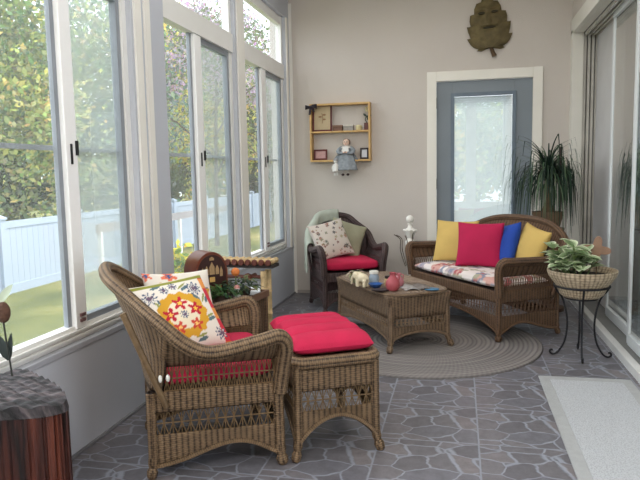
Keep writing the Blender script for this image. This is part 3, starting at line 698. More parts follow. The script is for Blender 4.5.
# throw over the back and left arm of the rear chair
def throw():
    I = list(range(44, 84)); n = len(I)-1
    def f(u, v):
        i = int(round(u*n)); p = PR[I[i]]; q = Vector((p.x, p.y+.02, 0)); o = Vector((p.x, p.y+.12, 0)); o = o.normalized() if o.length > .01 else Vector((0, -1, 0))
        if p.y > -.36: pass
        s = v*(.34+.03*math.sin(u*9))-.07
        r = .037
        if s < 0: d = -o*r*1.0; return tuple(p+d+Vector((0, 0, s+.012)))
        if s < .09:
            a = PI*(1-s/.09); return tuple(p+o*math.cos(a)*r+Vector((0, 0, math.sin(a)*r+.012)))
        k = s-.09; lean = .16*k
        return tuple(p+o*(r+.006*math.sin(u*40))+Vector((-o.x*0, -o.y*0, -k+.012)))
    mb = MB(); mb.grid(f, n, 26, .8, .4)
    for k in range(0, n+1):
        p = Vector(f(k/n, 1)); mb.tube([p, p+Vector((.004, 0, -.05))], .003, 4)
    o = mb.build('throw_blanket', mat('pale_throw', rgb(176, 182, 170), .9, .08, 12, .3, 120), solid=.006)
    place(o, (*c2, 0), RZ2); tag(o, 'pale grey green fringed throw draped over the back of the corner armchair', 'blanket')
throw()
# ------------------------------------------------------------------ rugs
def braid_mat():
    m, nt, out = new_mat('braided_rug'); b = N(nt, 'ShaderNodeBsdfPrincipled', ins={'Roughness': .95, 'Specular IOR Level': .1})
    uv = N(nt, 'ShaderNodeUVMap'); sp = N(nt, 'ShaderNodeSeparateXYZ'); LK(nt, uv.outputs[0], sp.inputs[0])
    k = math_node(nt, 'DIVIDE', sp.outputs[1], .032); ring = math_node(nt, 'ABSOLUTE', math_node(nt, 'SINE', math_node(nt, 'MULTIPLY', k, PI)))
    row = math_node(nt, 'FLOOR', k)
    wn = N(nt, 'ShaderNodeTexWhiteNoise', noise_dimensions='1D'); LK(nt, row, wn.inputs['W'])
    st = math_node(nt, 'SINE', math_node(nt, 'ADD', math_node(nt, 'MULTIPLY', sp.outputs[0], 190), math_node(nt, 'MULTIPLY', k, 3)))
    f = math_node(nt, 'ADD', math_node(nt, 'MULTIPLY', wn.outputs['Value'], .28), math_node(nt, 'ADD', math_node(nt, 'MULTIPLY', ring, .35), math_node(nt, 'MULTIPLY', st, .08)))
    c = ramp(nt, f, [(.0, rgb(104, 100, 100)), (.4, rgb(134, 128, 126)), (.75, rgb(150, 143, 139))]); LK(nt, c, b.inputs['Base Color'])
    bp = N(nt, 'ShaderNodeBump', ins={'Strength': .8, 'Distance': .008}); LK(nt, math_node(nt, 'POWER', ring, .5), bp.inputs['Height']); LK(nt, bp.outputs[0], b.inputs['Normal'])
    LK(nt, b.outputs[0], out.inputs[0]); return m
mb = MB(); RX, RY = .85, .88
def rugf(u, v):
    a = 2*PI*u; pr = [(0.001, .011), (.2, .011), (.4, .011), (.6, .011), (.8, .011), (.985, .011), (1, .006), (1, .001)]
    i = int(round(v*7)); return (RX*pr[i][0]*math.cos(a), RY*pr[i][0]*math.sin(a), pr[i][1])
n = 96; vs = []
pr = [(0.001, .011), (.25, .011), (.5, .011), (.75, .011), (.985, .011), (1, .005), (1, .001)]
for j in range(len(pr)-1):
    for i in range(n):
        q = []
        uvq = []
        for a, b in ((i, j), (i+1, j), (i+1, j+1), (i, j+1)):
            an = 2*PI*a/n; q.append((RX*pr[b][0]*math.cos(an), RY*pr[b][0]*math.sin(an), pr[b][1])); uvq.append((a/n*5, pr[b][0]*.87))
        mb._add(q, [(0, 1, 2, 3)], [uvq])
o = mb.build('braided_rug', braid_mat(), weld=True); place(o, (-.28, 4.575, 0)); tag(o, 'round grey brown braided rug under the coffee table', 'rug')
def flat_rug_mat(name, a, b_):
    m, nt, out = new_mat(name); b = N(nt, 'ShaderNodeBsdfPrincipled', ins={'Roughness': .95, 'Specular IOR Level': .1})
    g = N(nt, 'ShaderNodeTexCoord'); v = N(nt, 'ShaderNodeTexVoronoi', ins={'Scale': 140}); LK(nt, g.outputs['Object'], v.inputs['Vector'])
    c = ramp(nt, v.outputs['Distance'], [(.1, b_), (.6, a)]); LK(nt, c, b.inputs['Base Color'])
    bp = N(nt, 'ShaderNodeBump', ins={'Strength': .5, 'Distance': .004}); LK(nt, v.outputs['Distance'], bp.inputs['Height']); LK(nt, bp.outputs[0], b.inputs['Normal'])
    LK(nt, b.outputs[0], out.inputs[0]); return m
rg = thing('area_rug', 'flat pale oatmeal rug with a plain border beside the sliding doors', 'rug', (.715, 2.6, 0), 0)
mb = MB(); mb.box(-.255, .255, -1.0, 1.255, 0, .009); mb.build('border', mat('oat_border', rgb(166, 167, 168), .95, .05, 30, .3, 200), rg, smooth=False, bevel=.003)
mb = MB(); mb.box(-.195, .195, -.93, 1.185, .0085, .011); mb.build('pile_field', flat_rug_mat('oat_pile', rgb(186, 188, 192), rgb(156, 158, 162)), rg, smooth=False)

# ------------------------------------------------------------------ plants
def leaf_grid(mb, base, d, up, L, Wd, colc, cole, cup=.25, droop=.3):
    d = d.normalized(); sd = d.cross(up); sd = sd.normalized() if sd.length > 1e-4 else d.orthogonal().normalized(); n_ = sd.cross(d)
    def fn(u, v):
        x = (u-.5)*2; w = Wd*.5*math.sin(PI*min(1, .06+v*.94))**.7*(1.15-.3*v)
        return base+d*(L*v)+sd*(x*w)+n_*(cup*abs(x)*w-droop*L*v*v)
    mb.grid(fn, 4, 5, colfn=lambda u, v: cole if abs(u-.5) > .32 or v > .85 else colc)
plant_m = paint('plant_paint', .5, 0, trans=.2)
iron = mat('black_iron', rgb(34, 34, 38), .5, .2, metal=.3)
soil = mat('potting_soil', rgb(50, 38, 32), .95, .3, 40, .5, 90)
seagrass = wicker('seagrass', rgb(206, 186, 158), rgb(120, 102, 82), .03, .02)
PS = (.772, 4.31)
st = thing('iron_plant_stand', 'black wrought iron plant stand with scrolled feet near the sliding doors', 'plant stand', (*PS, 0))
mb = MB(); mb.tube([(.168*math.cos(2*PI*k/32), .168*math.sin(2*PI*k/32), .475) for k in range(32)], .007, 8, closed=True); mb.build('ring', iron, st)
mb = MB(); mb.tube([(.10*math.cos(2*PI*k/32), .10*math.sin(2*PI*k/32), .395) for k in range(32)], .005, 8, closed=True)
for a in (0, 90): mb.tube([(.1*math.cos(math.radians(a)), .1*math.sin(math.radians(a)), .395), (-.1*math.cos(math.radians(a)), -.1*math.sin(math.radians(a)), .395)], .005, 6)
mb.build('saucer_ring', iron, st)
for a in (-95, -5, 85, 175):
    ca, sa = math.cos(math.radians(a)), math.sin(math.radians(a))
    prof = [(.168, .475), (.15, .44), (.115, .39), (.09, .30), (.082, .20), (.098, .10), (.135, .03), (.165, .012), (.185, .022), (.182, .04), (.168, .038)]
    mb = MB(); mb.tube(spline([(r*ca, r*sa, z) for r, z in prof], 40), .0065, 8); mb.build('leg', iron, st)
pt = thing('basket_planter', 'wide woven seagrass bowl holding a variegated plant on the iron stand', 'planter', (*PS, .402))
mb = MB(); mb.lathe([(.11, 0), (.135, .02), (.150, .055), (.162, .082), (.185, .11), (.205, .14), (.214, .165), (.212, .178), (.200, .176), (.185, .15), (.16, .12), (.0, .12)], 40); mb.build('bowl', seagrass, pt)
mb = MB(); mb.lathe([(.18, .140), (.10, .150), (.0, .155)], 28); mb.build('soil', soil, pt)
R = random.Random(3); mb = MB(); ms = MB()
CG, CE = rgb(156, 178, 134), rgb(232, 236, 208)
for k in range(20):
    a = R.uniform(0, 6.28); rr = R.uniform(.02, .13); h = R.uniform(.06, .22)
    b0 = Vector((rr*.85*math.cos(a)-.045, rr*math.sin(a), .15)); tp = b0+Vector((.05*math.cos(a)-.01, .05*math.sin(a), h)); ms.tube([b0, tp], .004, 5)
    for q in range(6):
        t = R.uniform(.35, 1.0); p = b0.lerp(tp, t); an = R.uniform(0, 6.28); d = Vector((math.cos(an), math.sin(an), R.uniform(.1, .9)))
        g = R.uniform(.85, 1.15)
        leaf_grid(mb, p, d, Vector((0, 0, 1)), R.uniform(.085, .115), R.uniform(.08, .10), tuple(x*g for x in CG), tuple(x*g for x in CE), .3, .35)
ms.build('stem', mat('green_stem', rgb(110, 130, 80), .6), pt); mb.build('foliage', plant_m, pt)
fs = thing('flower_stake', 'flat terracotta coloured flower cutout on a stick in the seagrass bowl', 'garden stake', (.862, 4.335, .525))
mb = MB(); rust = mat('terracotta_cutout', rgb(152, 120, 100), .8, .15, 20)
pts = []
for k in range(60):
    a = 2*PI*k/60; r = .064+.024*math.cos(4*a+.5); pts.append((r*math.cos(a), .18+r*1.0*math.sin(a)))
mb.poly(pts, -.005, .005); mb.build('cutout', rust, fs, smooth=False)
mb = MB(); mb.tube([(0, 0, 0), (0, 0, .13)], .004, 6); mb.build('stick', mat('stick_wood', rgb(120, 92, 66), .8), fs)

# ponytail palm on a pedestal behind the loveseat
PP = (.745, 5.78)
pd = thing('plant_pedestal', 'tall turned pedestal holding up the palm pot behind the loveseat', 'plant stand', (*PP, 0))
mb = MB(); mb.lathe([(.15, 0), (.15, .03), (.10, .05), (.05, .09), (.045, .35), (.055, .6), (.10, .69), (.14, .70), (.14, .72)], 24); mb.build('column', mat('walnut', rgb(84, 62, 48), .5, .2), pd)
pm = thing('ponytail_palm', 'potted ponytail palm with long drooping strap leaves beside the door', 'potted plant', (*PP, .72))
mb = MB(); mb.lathe([(.085, 0), (.105, .02), (.122, .09), (.128, .125), (.132, .14), (.118, .14), (.112, .11), (0, .11)], 28); mb.build('pot', mat('clay_pot', rgb(122, 96, 74), .7, .2, 10), pm)
mb = MB(); mb.tube([(0, 0, .10), (0, 0, .15), (.005, 0, .22), (0, 0, .34), (-.005, 0, .46)], [.045, .05, .03, .014, .012], 12); mb.build('trunk', mat('palm_bark', rgb(110, 88, 66), .9, .25, 20), pm)
R = random.Random(12); mb = MB(); PAL = [rgb(36, 54, 44), rgb(52, 74, 56), rgb(70, 92, 68), rgb(96, 114, 86), rgb(44, 60, 52)]
for k in range(300):
    a = R.uniform(0, 2*PI); L = R.uniform(.40, .78); el = R.uniform(.2, 1.5); col = R.choice(PAL); o0 = Vector((0, 0, R.uniform(.36, .48)))
    hd = Vector((math.cos(a), math.sin(a), 0)); side_ = Vector((-math.sin(a), math.cos(a), 0)); p = o0.copy(); an = el; rt = R.uniform(.12, .36); pts = [p.copy()]
    lim = R.uniform(.55, 1.05)*(.235 if hd.x > .5 else (.32 if hd.x > -.3 else .40))
    for q in range(11):
        st_ = L/11; p = p+(hd*math.cos(an)+Vector((0, 0, math.sin(an))))*st_; an -= rt*R.uniform(.85, 1.15)*(1.1 if q < 7 else .7); an = max(an, -1.5)
        if Vector((p.x, p.y, 0)).length > lim: an = min(an, -1.3)
        pts.append(p.copy())
    w = R.uniform(.0055, .0095)
    mb.grid(lambda u, v: pts[int(round(v*11))]+side_*((u-.5)*2*w*(1-.8*v)), 1, 11, colfn=lambda u, v, c=col: c)
mb.build('foliage', plant_m, pm)
mb = MB(); mb.tube([(.095, -.02, .10), (.095, -.02, .69)], [.011, .013], 8); mb.build('support_stake', mat('dark_stake', rgb(60, 46, 42), .7), pm)

# white turned finial post beyond the loveseat
fp = thing('finial_post', 'white turned post with a ball finial and petal collar beside the loveseat', 'ornament', (-.447, 5.9, 0))
mb = MB(); mb.lathe([(.11, 0), (.11, .03), (.06, .05), (.035, .09), (.03, .3), (.036, .5), (.045, .58), (.03, .60), (.022, .62)], 24); mb.build('shaft', white, fp)
mb = MB(); mb.lathe([(.02, .60), (.055, .685), (.058, .692), (.038, .70), (.022, .715), (.018, .735), (.026, .745), (.016, .752)], 24)
for k in range(8): a = k*PI/4; mb.ball((.054*math.cos(a), .054*math.sin(a), .685), (.014, .014, .012), 8, 6)
mb.build('collar', white, fp)
mb = MB(); mb.ball((0, 0, .788), .037, 20, 14); mb.build('ball_finial', white, fp)
mb = MB(); R = random.Random(4)
for k in range(6):
    a = R.uniform(0, 6.28); x, y = .05*math.cos(a), .05*math.sin(a)
    mb.tube(spline([(x*.9, y*.9, .35), (x*1.4-.02, y*1.4, .5), (x*1.2-.03, y, .6), (x*2-.05, y*1.5, R.uniform(.62, .72))], 10), .004, 5)
mb.build('dry_twig', mat('twig', rgb(80, 66, 54), .9), fp)
# ------------------------------------------------------------------ wall pieces
pine = mat('honey_pine', rgb(206, 168, 112), .55, .12, 14)
sx0, sx1, sz0, sz1, syb, syf = -1.45, -.848, 1.338, 1.905, YB-.001, YB-.10
sh = thing('box_shelf', 'square honey pine box shelf hung on the back wall', 'shelf', ((sx0+sx1)/2, YB, sz0))
cxs = (sx0+sx1)/2; hw_ = (sx1-sx0)/2; H_ = sz1-sz0
for nm, b in (('side_board', (-hw_, -hw_+.018, 0, H_)), ('side_board', (hw_-.018, hw_, 0, H_)), ('top_board', (-hw_+.018, hw_-.018, H_-.018, H_)), ('bottom_board', (-hw_+.018, hw_-.018, 0, .018)), ('shelf_board', (-hw_+.018, hw_-.018, .283, .299))):
    mb = MB(); mb.box(b[0], b[1], -.10, -.001, b[2], b[3]); mb.build(nm, pine, sh, smooth=False, bevel=.002)
ZS = sz0+.3; ZB = sz0+.019
def framed(name, label, x, z, w, h, fcol, pcol, y=YB-.05, tilt=-8, fw=.016, mark=None):
    t = thing(name, label, 'picture frame', (x, y, z)); t.rotation_euler = (math.radians(tilt), 0, 0)
    mb = MB()
    for b in ((-w/2, -w/2+fw, 0, h), (w/2-fw, w/2, 0, h), (-w/2+fw, w/2-fw, 0, fw), (-w/2+fw, w/2-fw, h-fw, h)): mb.box(b[0], b[1], -.012, .004, b[2], b[3])
    mb.build('frame', fcol, t, smooth=False, bevel=.002)
    mb = MB(); mb.box(-w/2+fw, w/2-fw, -.004, .002, fw, h-fw); mb.build('picture', pcol, t, smooth=False)
    if mark:
        mb = MB(); mark(mb, w, h); mb.build('motif', mat('motif_ink', rgb(150, 118, 88), .8), t, smooth=False)
    return t
maho = mat('mahogany', rgb(92, 36, 36), .5, .2, 20); ebony = mat('ebony', rgb(44, 34, 34), .5, .15, 20)
def sprig(mb, w, h):
    mb.tube([(0, -.006, h*.3), (.006, -.006, h*.5), (-.004, -.006, h*.68)], .003, 5)
    for z, s in ((.45, 1), (.55, -1), (.62, 1)): mb.ball((.02*s, -.006, h*z), (.018, .002, .009), 8, 5)
pf = framed('picture_frame', 'large dark red frame with a beige botanical print on the upper shelf', -1.332, ZS, .195, .262, maho, mat('beige_print', rgb(190, 172, 140), .8, .1, 12), y=YB-.05, tilt=-4, mark=sprig)
framed('picture_frame', 'small mahogany frame with a pinkish picture at lower left of the box shelf', -1.355, ZB, .135, .105, maho, mat('pink_print', rgb(190, 150, 148), .7, .15, 30))
framed('picture_frame', 'tiny upright black frame with a white picture at lower right of the box shelf', -.915, ZB, .085, .11, ebony, mat('white_print', rgb(208, 210, 216), .7, .05))
bw_ = thing('ribbon_bow', 'dark ribbon bow pinned to the top left corner of the box shelf', 'bow', (-1.43, YB-.113, 1.875)); rb = mat('dark_ribbon', rgb(52, 46, 54), .7, .2, 30)
mb = MB()
for s in (-1, 1): mb.grid(lambda u, v, s=s: (s*(.008+.05*math.sin(PI*u)*1.0), -.012*math.cos(PI*u*2)*.6+(v-.5)*.0, (v-.5)*(.018+.028*math.sin(PI*u))+(.012 if s > 0 else -.004)*u), 10, 3)
mb.build('loop', rb, bw_, solid=.003)
mb = MB(); mb.grid(lambda u, v: ((u-.5)*.022-.014*v, -.004*math.sin(v*5), -.075*v), 2, 8); mb.grid(lambda u, v: ((u-.5)*.022+.03*v, -.004*math.sin(v*5), -.045*v), 2, 8); mb.build('tail', rb, bw_, solid=.003)
mb = MB(); mb.ball((0, -.008, .002), (.013, .01, .013), 10, 8); mb.build('knot', rb, bw_)
def small_box(name, label, x, w, d, h, m, lidm, cat='box'):
    t = thing(name, label, cat, (x, YB-.055, ZS)); mb = MB(); mb.box(-w/2, w/2, -d/2, d/2, 0, h*.7); mb.build('body', m, t, smooth=False, bevel=.003)
    mb = MB(); mb.box(-w/2-.003, w/2+.003, -d/2-.003, d/2+.003, h*.7, h); mb.build('lid', lidm, t, smooth=False, bevel=.003)
small_box('trinket_box', 'small brown wooden box on the upper shelf beside the large frame', -1.175, .095, .05, .055, mat('brown_wood', rgb(112, 82, 68), .6, .2, 20), mat('brown_lid', rgb(140, 108, 90), .6, .2, 20))
small_box('trinket_box', 'grey and white small box in the middle of the upper shelf', -1.065, .095, .05, .058, mat('grey_box', rgb(150, 146, 140), .7, .15, 40), mat('white_box', rgb(206, 200, 190), .7, .1, 40))
cd = thing('cream_candle', 'short cream candle in a cup on the upper shelf', 'candle', (-.965, YB-.055, ZS)); mb = MB(); mb.lathe([(.022, 0), (.03, .01), (.032, .045), (.026, .045), (.024, .03), (0, .03)], 18); mb.build('cup', mat('cream_cup', rgb(214, 202, 160), .5), cd)
mb = MB(); mb.lathe([(.022, .031), (.022, .052), (0, .054)], 14); mb.build('wax', mat('wax', rgb(236, 226, 190), .5), cd)
sp_ = thing('shelf_plant', 'tiny dark planter with a green stem and pale flower on the upper shelf', 'potted plant', (-.885, YB-.055, ZS)); mb = MB(); mb.box(-.026, .026, -.025, .025, 0, .07); mb.build('pot', mat('plum_pot', rgb(98, 62, 58), .6), sp_, smooth=False, bevel=.004)
mb = MB(); mb.tube(spline([(0, 0, .07), (-.015, 0, .11), (.02, 0, .15), (.01, 0, .19)], 10), .005, 6)
for z, s in ((.10, 1), (.13, -1), (.12, 1.4)): leaf_grid(mb, Vector((0, 0, z)), Vector((s, 0, .8)), Vector((0, -1, 0)), .05, .022, (0, 0, 0), (0, 0, 0))
mb.build('foliage', mat('dark_leaf', rgb(52, 62, 50), .6), sp_)
mb = MB()
for k in range(5): mb.ball((.01+.018*math.cos(k*1.26), -.004, .2+.018*math.sin(k*1.26)), (.012, .006, .012), 8, 6)
mb.build('blossom', mat('pale_petal', rgb(200, 190, 150), .6), sp_)

# doll on the shelf edge
dl = thing('porcelain_doll', 'porcelain doll in a grey blue dress sitting on the box shelf edge', 'doll', (-1.09, YB-.075, ZB)); dl.scale = (1.12, 1.05, 1.0)
dress = mat('grey_blue_dress', rgb(140, 146, 152), .85, .22, 40, .3, 120); skin = mat('bisque', rgb(226, 196, 178), .5, .02); lace = mat('white_lace', rgb(222, 220, 216), .8, .06, 60)
mb = MB(); mb.lathe([(.03, .0), (.036, .03), (.04, .06), (.045, .09), (.03, .115), (.014, .128)], 20, (0, 0, 0), .75)
mb.lathe([(.014, .126), (.013, .14)], 12); mb.ball((0, 0, .165), (.029, .028, .034), 18, 12); mb.ball((0, -.028, .163), (.004, .005, .005), 8, 6)
mb.build('body', skin, dl)
mb = MB()
for s in (-1, 1): mb.ball((.011*s, -.0265, .170), (.004, .003, .004), 8, 6)
mb.build('eyes', mat('doll_eye', rgb(50, 50, 60), .3), dl)
mb = MB(); mb.ball((0, -.0275, .149), (.007, .003, .003), 8, 6); mb.build('mouth', mat('doll_lip', rgb(190, 90, 90), .5), dl)
mb = MB(); mb.grid(lambda u, v: ((.032*math.cos(2*PI*u)*math.sin(PI*v*.62+.0)), .016+.030*math.sin(2*PI*u)*math.sin(PI*v*.62), .167+.036*math.cos(PI*v*.62)-.02*max(0, v-.7)), 20, 10)
mb.M = Matrix.Translation((0, 0, 0)); mb.build('hair', mat('doll_hair', rgb(130, 106, 92), .8, .2, 60), dl, solid=.006)
def skirtf(u, v):
    a = 2*PI*u; rr = lerp(.045, .105, v**.8)+.006*math.sin(a*9)*v; y = rr*.45*math.sin(a)-.03*v
    return (rr*math.cos(a), min(y-.012, .06), lerp(.085, -.105, v)+(.0 if math.sin(a) < 0 else (.10*v)))
mb = MB(); mb.grid(skirtf, 60, 14); mb.lathe([(.043, .075), (.05, .10), (.036, .122), (.016, .132)], 20, (0, 0, 0), .8); mb.build('dress', dress, dl, solid=.003)
mb = MB()
for s in (-1, 1): mb.tube(spline([(.036*s, 0, .118), (.066*s, -.02, .085), (.05*s, -.055, .06), (.018*s, -.062, .065)], 10), [.017, .02, .021, .021, .02, .019, .018, .016, .013, .010, .009], 10)
mb.build('sleeve', dress, dl)
mb = MB()
for s in (-1, 1): mb.ball((.012*s, -.066, .068), (.012, .008, .009), 8, 6)
mb.build('hands', skin, dl)
mb = MB(); mb.lathe([(.046, .108), (.05, .114), (.02, .134)], 24, (0, -.004, 0), .85); mb.grid(lambda u, v: ((u-.5)*.05*(1+.3*v), -.048-.012*v, lerp(.115, .075, v)+.006*math.cos(u*12)), 6, 4); mb.build('collar', lace, dl)
mb = MB()
for s in (-1, 1): mb.tube([(.02*s, -.05, -.05), (.022*s, -.05, -.14)], [.013, .010], 8)
mb.build('stockings', mat('stocking', rgb(196, 188, 184), .8), dl)
mb = MB()
for s in (-1, 1): mb.ball((.022*s, -.062, -.148), (.014, .026, .012), 10, 7)
mb.build('shoes', mat('doll_shoe', rgb(60, 44, 46), .5), dl)
d2_ = thing('rag_doll', 'little white rag doll held at the left side of the porcelain doll', 'doll', (-1.185, YB-.135, ZB-.125)); mb = MB()
mb.lathe([(.012, .0), (.036, .01), (.03, .05), (.016, .085), (.011, .09)], 16); mb.ball((0, 0, .112), (.021, .02, .024), 12, 9)
for s in (-1, 1): mb.tube([(.012*s, 0, .08), (.034*s, -.004, .05), (.036*s, -.004, .03)], .008, 7); mb.tube([(.012*s, 0, .01), (.014*s, 0, -.03)], .009, 7)
mb.build('body', lace, d2_)
mb = MB(); mb.grid(lambda u, v: (.024*math.cos(2*PI*u)*math.sin(PI*v*.5), .003+.023*math.sin(2*PI*u)*math.sin(PI*v*.5), .114+.027*math.cos(PI*v*.5)), 14, 7); mb.build('bonnet', mat('grey_bonnet', rgb(160, 160, 164), .8), d2_, solid=.004)

# carved leaf face
lf = thing('leaf_mask', 'carved green brown leaf shaped face plaque hung high on the back wall', 'wall plaque', (.285, YB-.002, 2.275)); lf.rotation_euler = (0, math.radians(-5), 0)
half = [(.0, .085), (.045, .075), (.085, .062), (.125, .070), (.108, .085), (.15, .105), (.178, .135), (.205, .19), (.172, .19), (.19, .25), (.198, .30), (.163, .295), (.17, .35), (.16, .40), (.125, .395), (.12, .45), (.095, .50), (.06, .495), (.03, .56), (0, .62)]
def wid(z):
    for (x0, z0), (x1, z1) in zip(half[6:], half[7:]):
        if z0 <= z <= z1 and z1 > z0: return lerp(x0, x1, (z-z0)/(z1-z0))
    return .0
out_ = half+[(-x, z) for x, z in reversed(half[1:-1])]
lm = mat('carved_leaf', rgb(100, 88, 58), .75, .35, 14, .4, 60)
mb = MB(); mb.poly(out_, -.018, 0)
def relief(u, v):
    z = lerp(.08, .60, v); X = (u-.5)*2
    # outline half width at z
    best = 0
    for (x0, z0), (x1, z1) in zip(half, half[1:]):
        if min(z0, z1) <= z <= max(z0, z1) and abs(z1-z0) > 1e-6: best = max(best, lerp(x0, x1, (z-z0)/(z1-z0)))
    x = X*best*.97; k = 1-X*X; y = -.018-.045*k**.6
    y -= .026*math.exp(-((x/.017)**2+((z-.345)/.055)**2))                      # nose
    for s in (-1, 1):
        y += .020*math.exp(-(((x-s*.06)/.03)**2+((z-.395)/.02)**2)); y -= .014*math.exp(-(((x-s*.06)/.05)**2+((z-.435)/.012)**2)); y -= .012*math.exp(-(((x-s*.075)/.04)**2+((z-.33)/.04)**2))
        y -= .008*math.exp(-(((x-s*.06)/.014)**2+((z-.395)/.009)**2))
    y += .022*math.exp(-((x/.06)**2+((z-.262+.25*x*x)/.010)**2)); y -= .012*math.exp(-((x/.055)**2+((z-.282)/.009)**2)); y -= .012*math.exp(-((x/.05)**2+((z-.242)/.010)**2))
    y += .006*max(0, math.cos((z*60-abs(x)*45)))*(1-math.exp(-((x/.09)**2+((z-.35)/.14)**2)))
    return (x, y, z)
mb.grid(relief, 60, 80); mb.build('leaf_face', lm, lf)
dc = mat('hollow_shade', rgb(56, 50, 34), .8)  # shade of the carved hollows, put in as dark colour
for s in (-1, 1): MB().ball((.058*s, -.056, .397), (.032, .008, .013), 10, 7).build('eye', dc, lf)  # dark ovals standing in for shade in the eye hollows
MB().ball((0, -.060, .262), (.06, .008, .012), 12, 7).build('mouth', dc, lf)  # dark oval standing in for shade in the mouth hollow
mb = MB(); mb.tube([(0, -.02, .11), (.012, -.025, .05), (.03, -.02, .0)], [.016, .018, .022], 10); mb.build('stalk', mat('carved_stalk', rgb(86, 66, 44), .7, .2), lf)

# ------------------------------------------------------------------ plant table, radio and bamboo table by the windows
WT = (-1.405, 3.545); WZ = -10
wt = thing('wicker_side_table', 'small brown wicker side table with a wooden rim, behind the foreground armchair', 'side table', (*WT, 0), WZ)
w, d = .185, .225; c = [(w, d), (w, -d), (-w, -d), (-w, d)]
def sidef(p, q): return lambda s, z: (lerp(p[0], q[0], s), lerp(p[1], q[1], s), z)
for i in range(4): skirt(wt, W_BRN, sidef(c[i], c[(i+1) % 4]), .4, .475, .22, .14, arch(.05, .10, .7), 9)
for x, y in c: leg(wt, W_BRN, x, y, .475, .018)
mb = MB(); mb.box(-w-.02, w+.02, -d-.02, d+.02, .475, .492); mb.build('tabletop', mat('brown_top', rgb(92, 66, 52), .5, .2, 12), wt, smooth=False)
mb = MB()
for b in ((-w-.022, w+.022, -d-.022, -d-.006), (-w-.022, w+.022, d+.006, d+.022), (-w-.022, -w-.006, -d-.006, d+.006), (w+.006, w+.022, -d-.006, d+.006)): mb.box(*b, .47, .512)
mb.build('rim', mat('rim_wood', rgb(112, 82, 66), .5, .2, 12), wt, smooth=False, bevel=.003)
TZ = .4925
rd = thing('cathedral_radio', 'old wooden cathedral radio with an arched top on the wicker side table', 'radio', (-1.49, 3.545, TZ), 52)
def archpts(w, h, n=18): return [(-w/2, 0), (w/2, 0)]+[(w/2*math.cos(PI*k/n), h-w*.62+w*.62*math.sin(PI*k/n)**.9) for k in range(n+1)]
mb = MB(); mb.poly(archpts(.215, .285), -.07, .075); mb.build('cabinet', mat('radio_walnut', rgb(112, 58, 40), .35, .2, 8), rd, ang=50)
mb = MB(); mb.poly(archpts(.19, .268), -.074, -.0701); mb.build('front_panel', mat('radio_dark', rgb(58, 32, 28), .4, .15, 8), rd, smooth=False)
gm = mat('grille_cloth', rgb(172, 142, 104), .8, .15, 80)
for x, z, w_, h_ in ((0, .15, .034, .075), (-.035, .15, .022, .055), (.035, .15, .022, .055), (-.062, .135, .018, .06), (.062, .135, .018, .06), (0, .235, .03, .022)):
    mb = MB(); pts = [(x-w_/2, z), (x+w_/2, z), (x+w_/2, z+h_*.6), (x, z+h_), (x-w_/2, z+h_*.6)]; mb.poly(pts, -.0765, -.074); mb.build('grille', gm, rd, smooth=False)
mb = MB(); mb.box(-.018, .018, -.077, -.074, .105, .135); mb.build('dial', mat('dial_amber', rgb(214, 170, 100), .4), rd, smooth=False, bevel=.002)
for x in (-.05, 0, .05):
    mb = MB(); mb.M = Matrix.Translation((x, -.074, .07)) @ Matrix.Rotation(PI/2, 4, 'X'); mb.lathe([(.011, 0), (.010, .012), (.006, .014)], 12); mb.build('knob', mat('knob_wood', rgb(150, 90, 50), .4), rd)
mb = MB(); mb.box(-.112, .112, -.076, .08, -.0, .018); mb.build('base_board', mat('radio_base', rgb(76, 42, 32), .4), rd, smooth=False, bevel=.003)
def bushy(name, label, cat, loc, pal, n, rr, h, L, Wd, pot, seed, lowdroop=.5):
    t = thing(name, label, cat, loc); R = random.Random(seed)
    mb = MB(); mb.lathe([(.035, 0), (.05, .02), (.055, .05), (.048, .052), (0, .045)], 18); mb.build('pot', pot, t)
    mb = MB()
    for k in range(n):
        a = R.uniform(0, 6.28); q = rr*R.random()**.5; zz = .05+h*R.random()*(1-.5*q/rr); p = Vector((q*math.cos(a), q*math.sin(a), zz))
        dd = Vector((math.cos(a)+R.uniform(-.5, .5), math.sin(a)+R.uniform(-.5, .5), R.uniform(-.2, .8))); cc = R.choice(pal)
        leaf_grid(mb, p, dd, Vector((0, 0, 1)), L*R.uniform(.7, 1.3), Wd*R.uniform(.7, 1.2), cc, tuple(x*1.1 for x in cc), .2, lowdroop)
    mb.build('foliage', plant_m, t); return t
GR = [rgb(48, 82, 44), rgb(66, 100, 52), rgb(84, 116, 66), rgb(40, 66, 46)]
bushy('potted_fern', 'low dense green plant in front of the radio on the side table', 'potted plant', (-1.335, 3.405, TZ), GR, 130, .085, .06, .05, .016, mat('dark_pot', rgb(70, 56, 50), .6), 31)
ft = bushy('flowering_plant', 'dark leaved potted plant with a round orange bloom on the side table', 'potted plant', (-1.285, 3.60, TZ), [rgb(52, 72, 50), rgb(74, 96, 62), rgb(110, 118, 76), rgb(40, 54, 44)], 90, .08, .09, .055, .022, mat('dark_pot', rgb(70, 56, 50), .6), 32)
mb = MB(); mb.ball((-.03, -.02, .155), .026, 16, 12); mb.build('orange_bloom', mat('orange_petal', rgb(222, 128, 66), .6, .1, 40), ft)
mb = MB(); mb.tube([(-.03, -.01, .05), (-.03, -.02, .135)], .004, 6); mb.build('stem', mat('green_stem', rgb(110, 130, 80), .6), ft)
gn = thing('white_figurine', 'tiny white figurine in front of the radio on the side table', 'figurine', (-1.265, 3.46, TZ)); mb = MB(); mb.lathe([(.024, 0), (.026, .02), (.016, .05), (.010, .06)], 16); mb.ball((0, 0, .075), .018, 12, 9); mb.build('body', mat('china_white', rgb(226, 220, 214), .3), gn)
mb = MB(); mb.lathe([(.019, .080), (.012, .095), (.0, .10)], 12); mb.build('cap', mat('pink_cap', rgb(190, 130, 124), .5), gn)
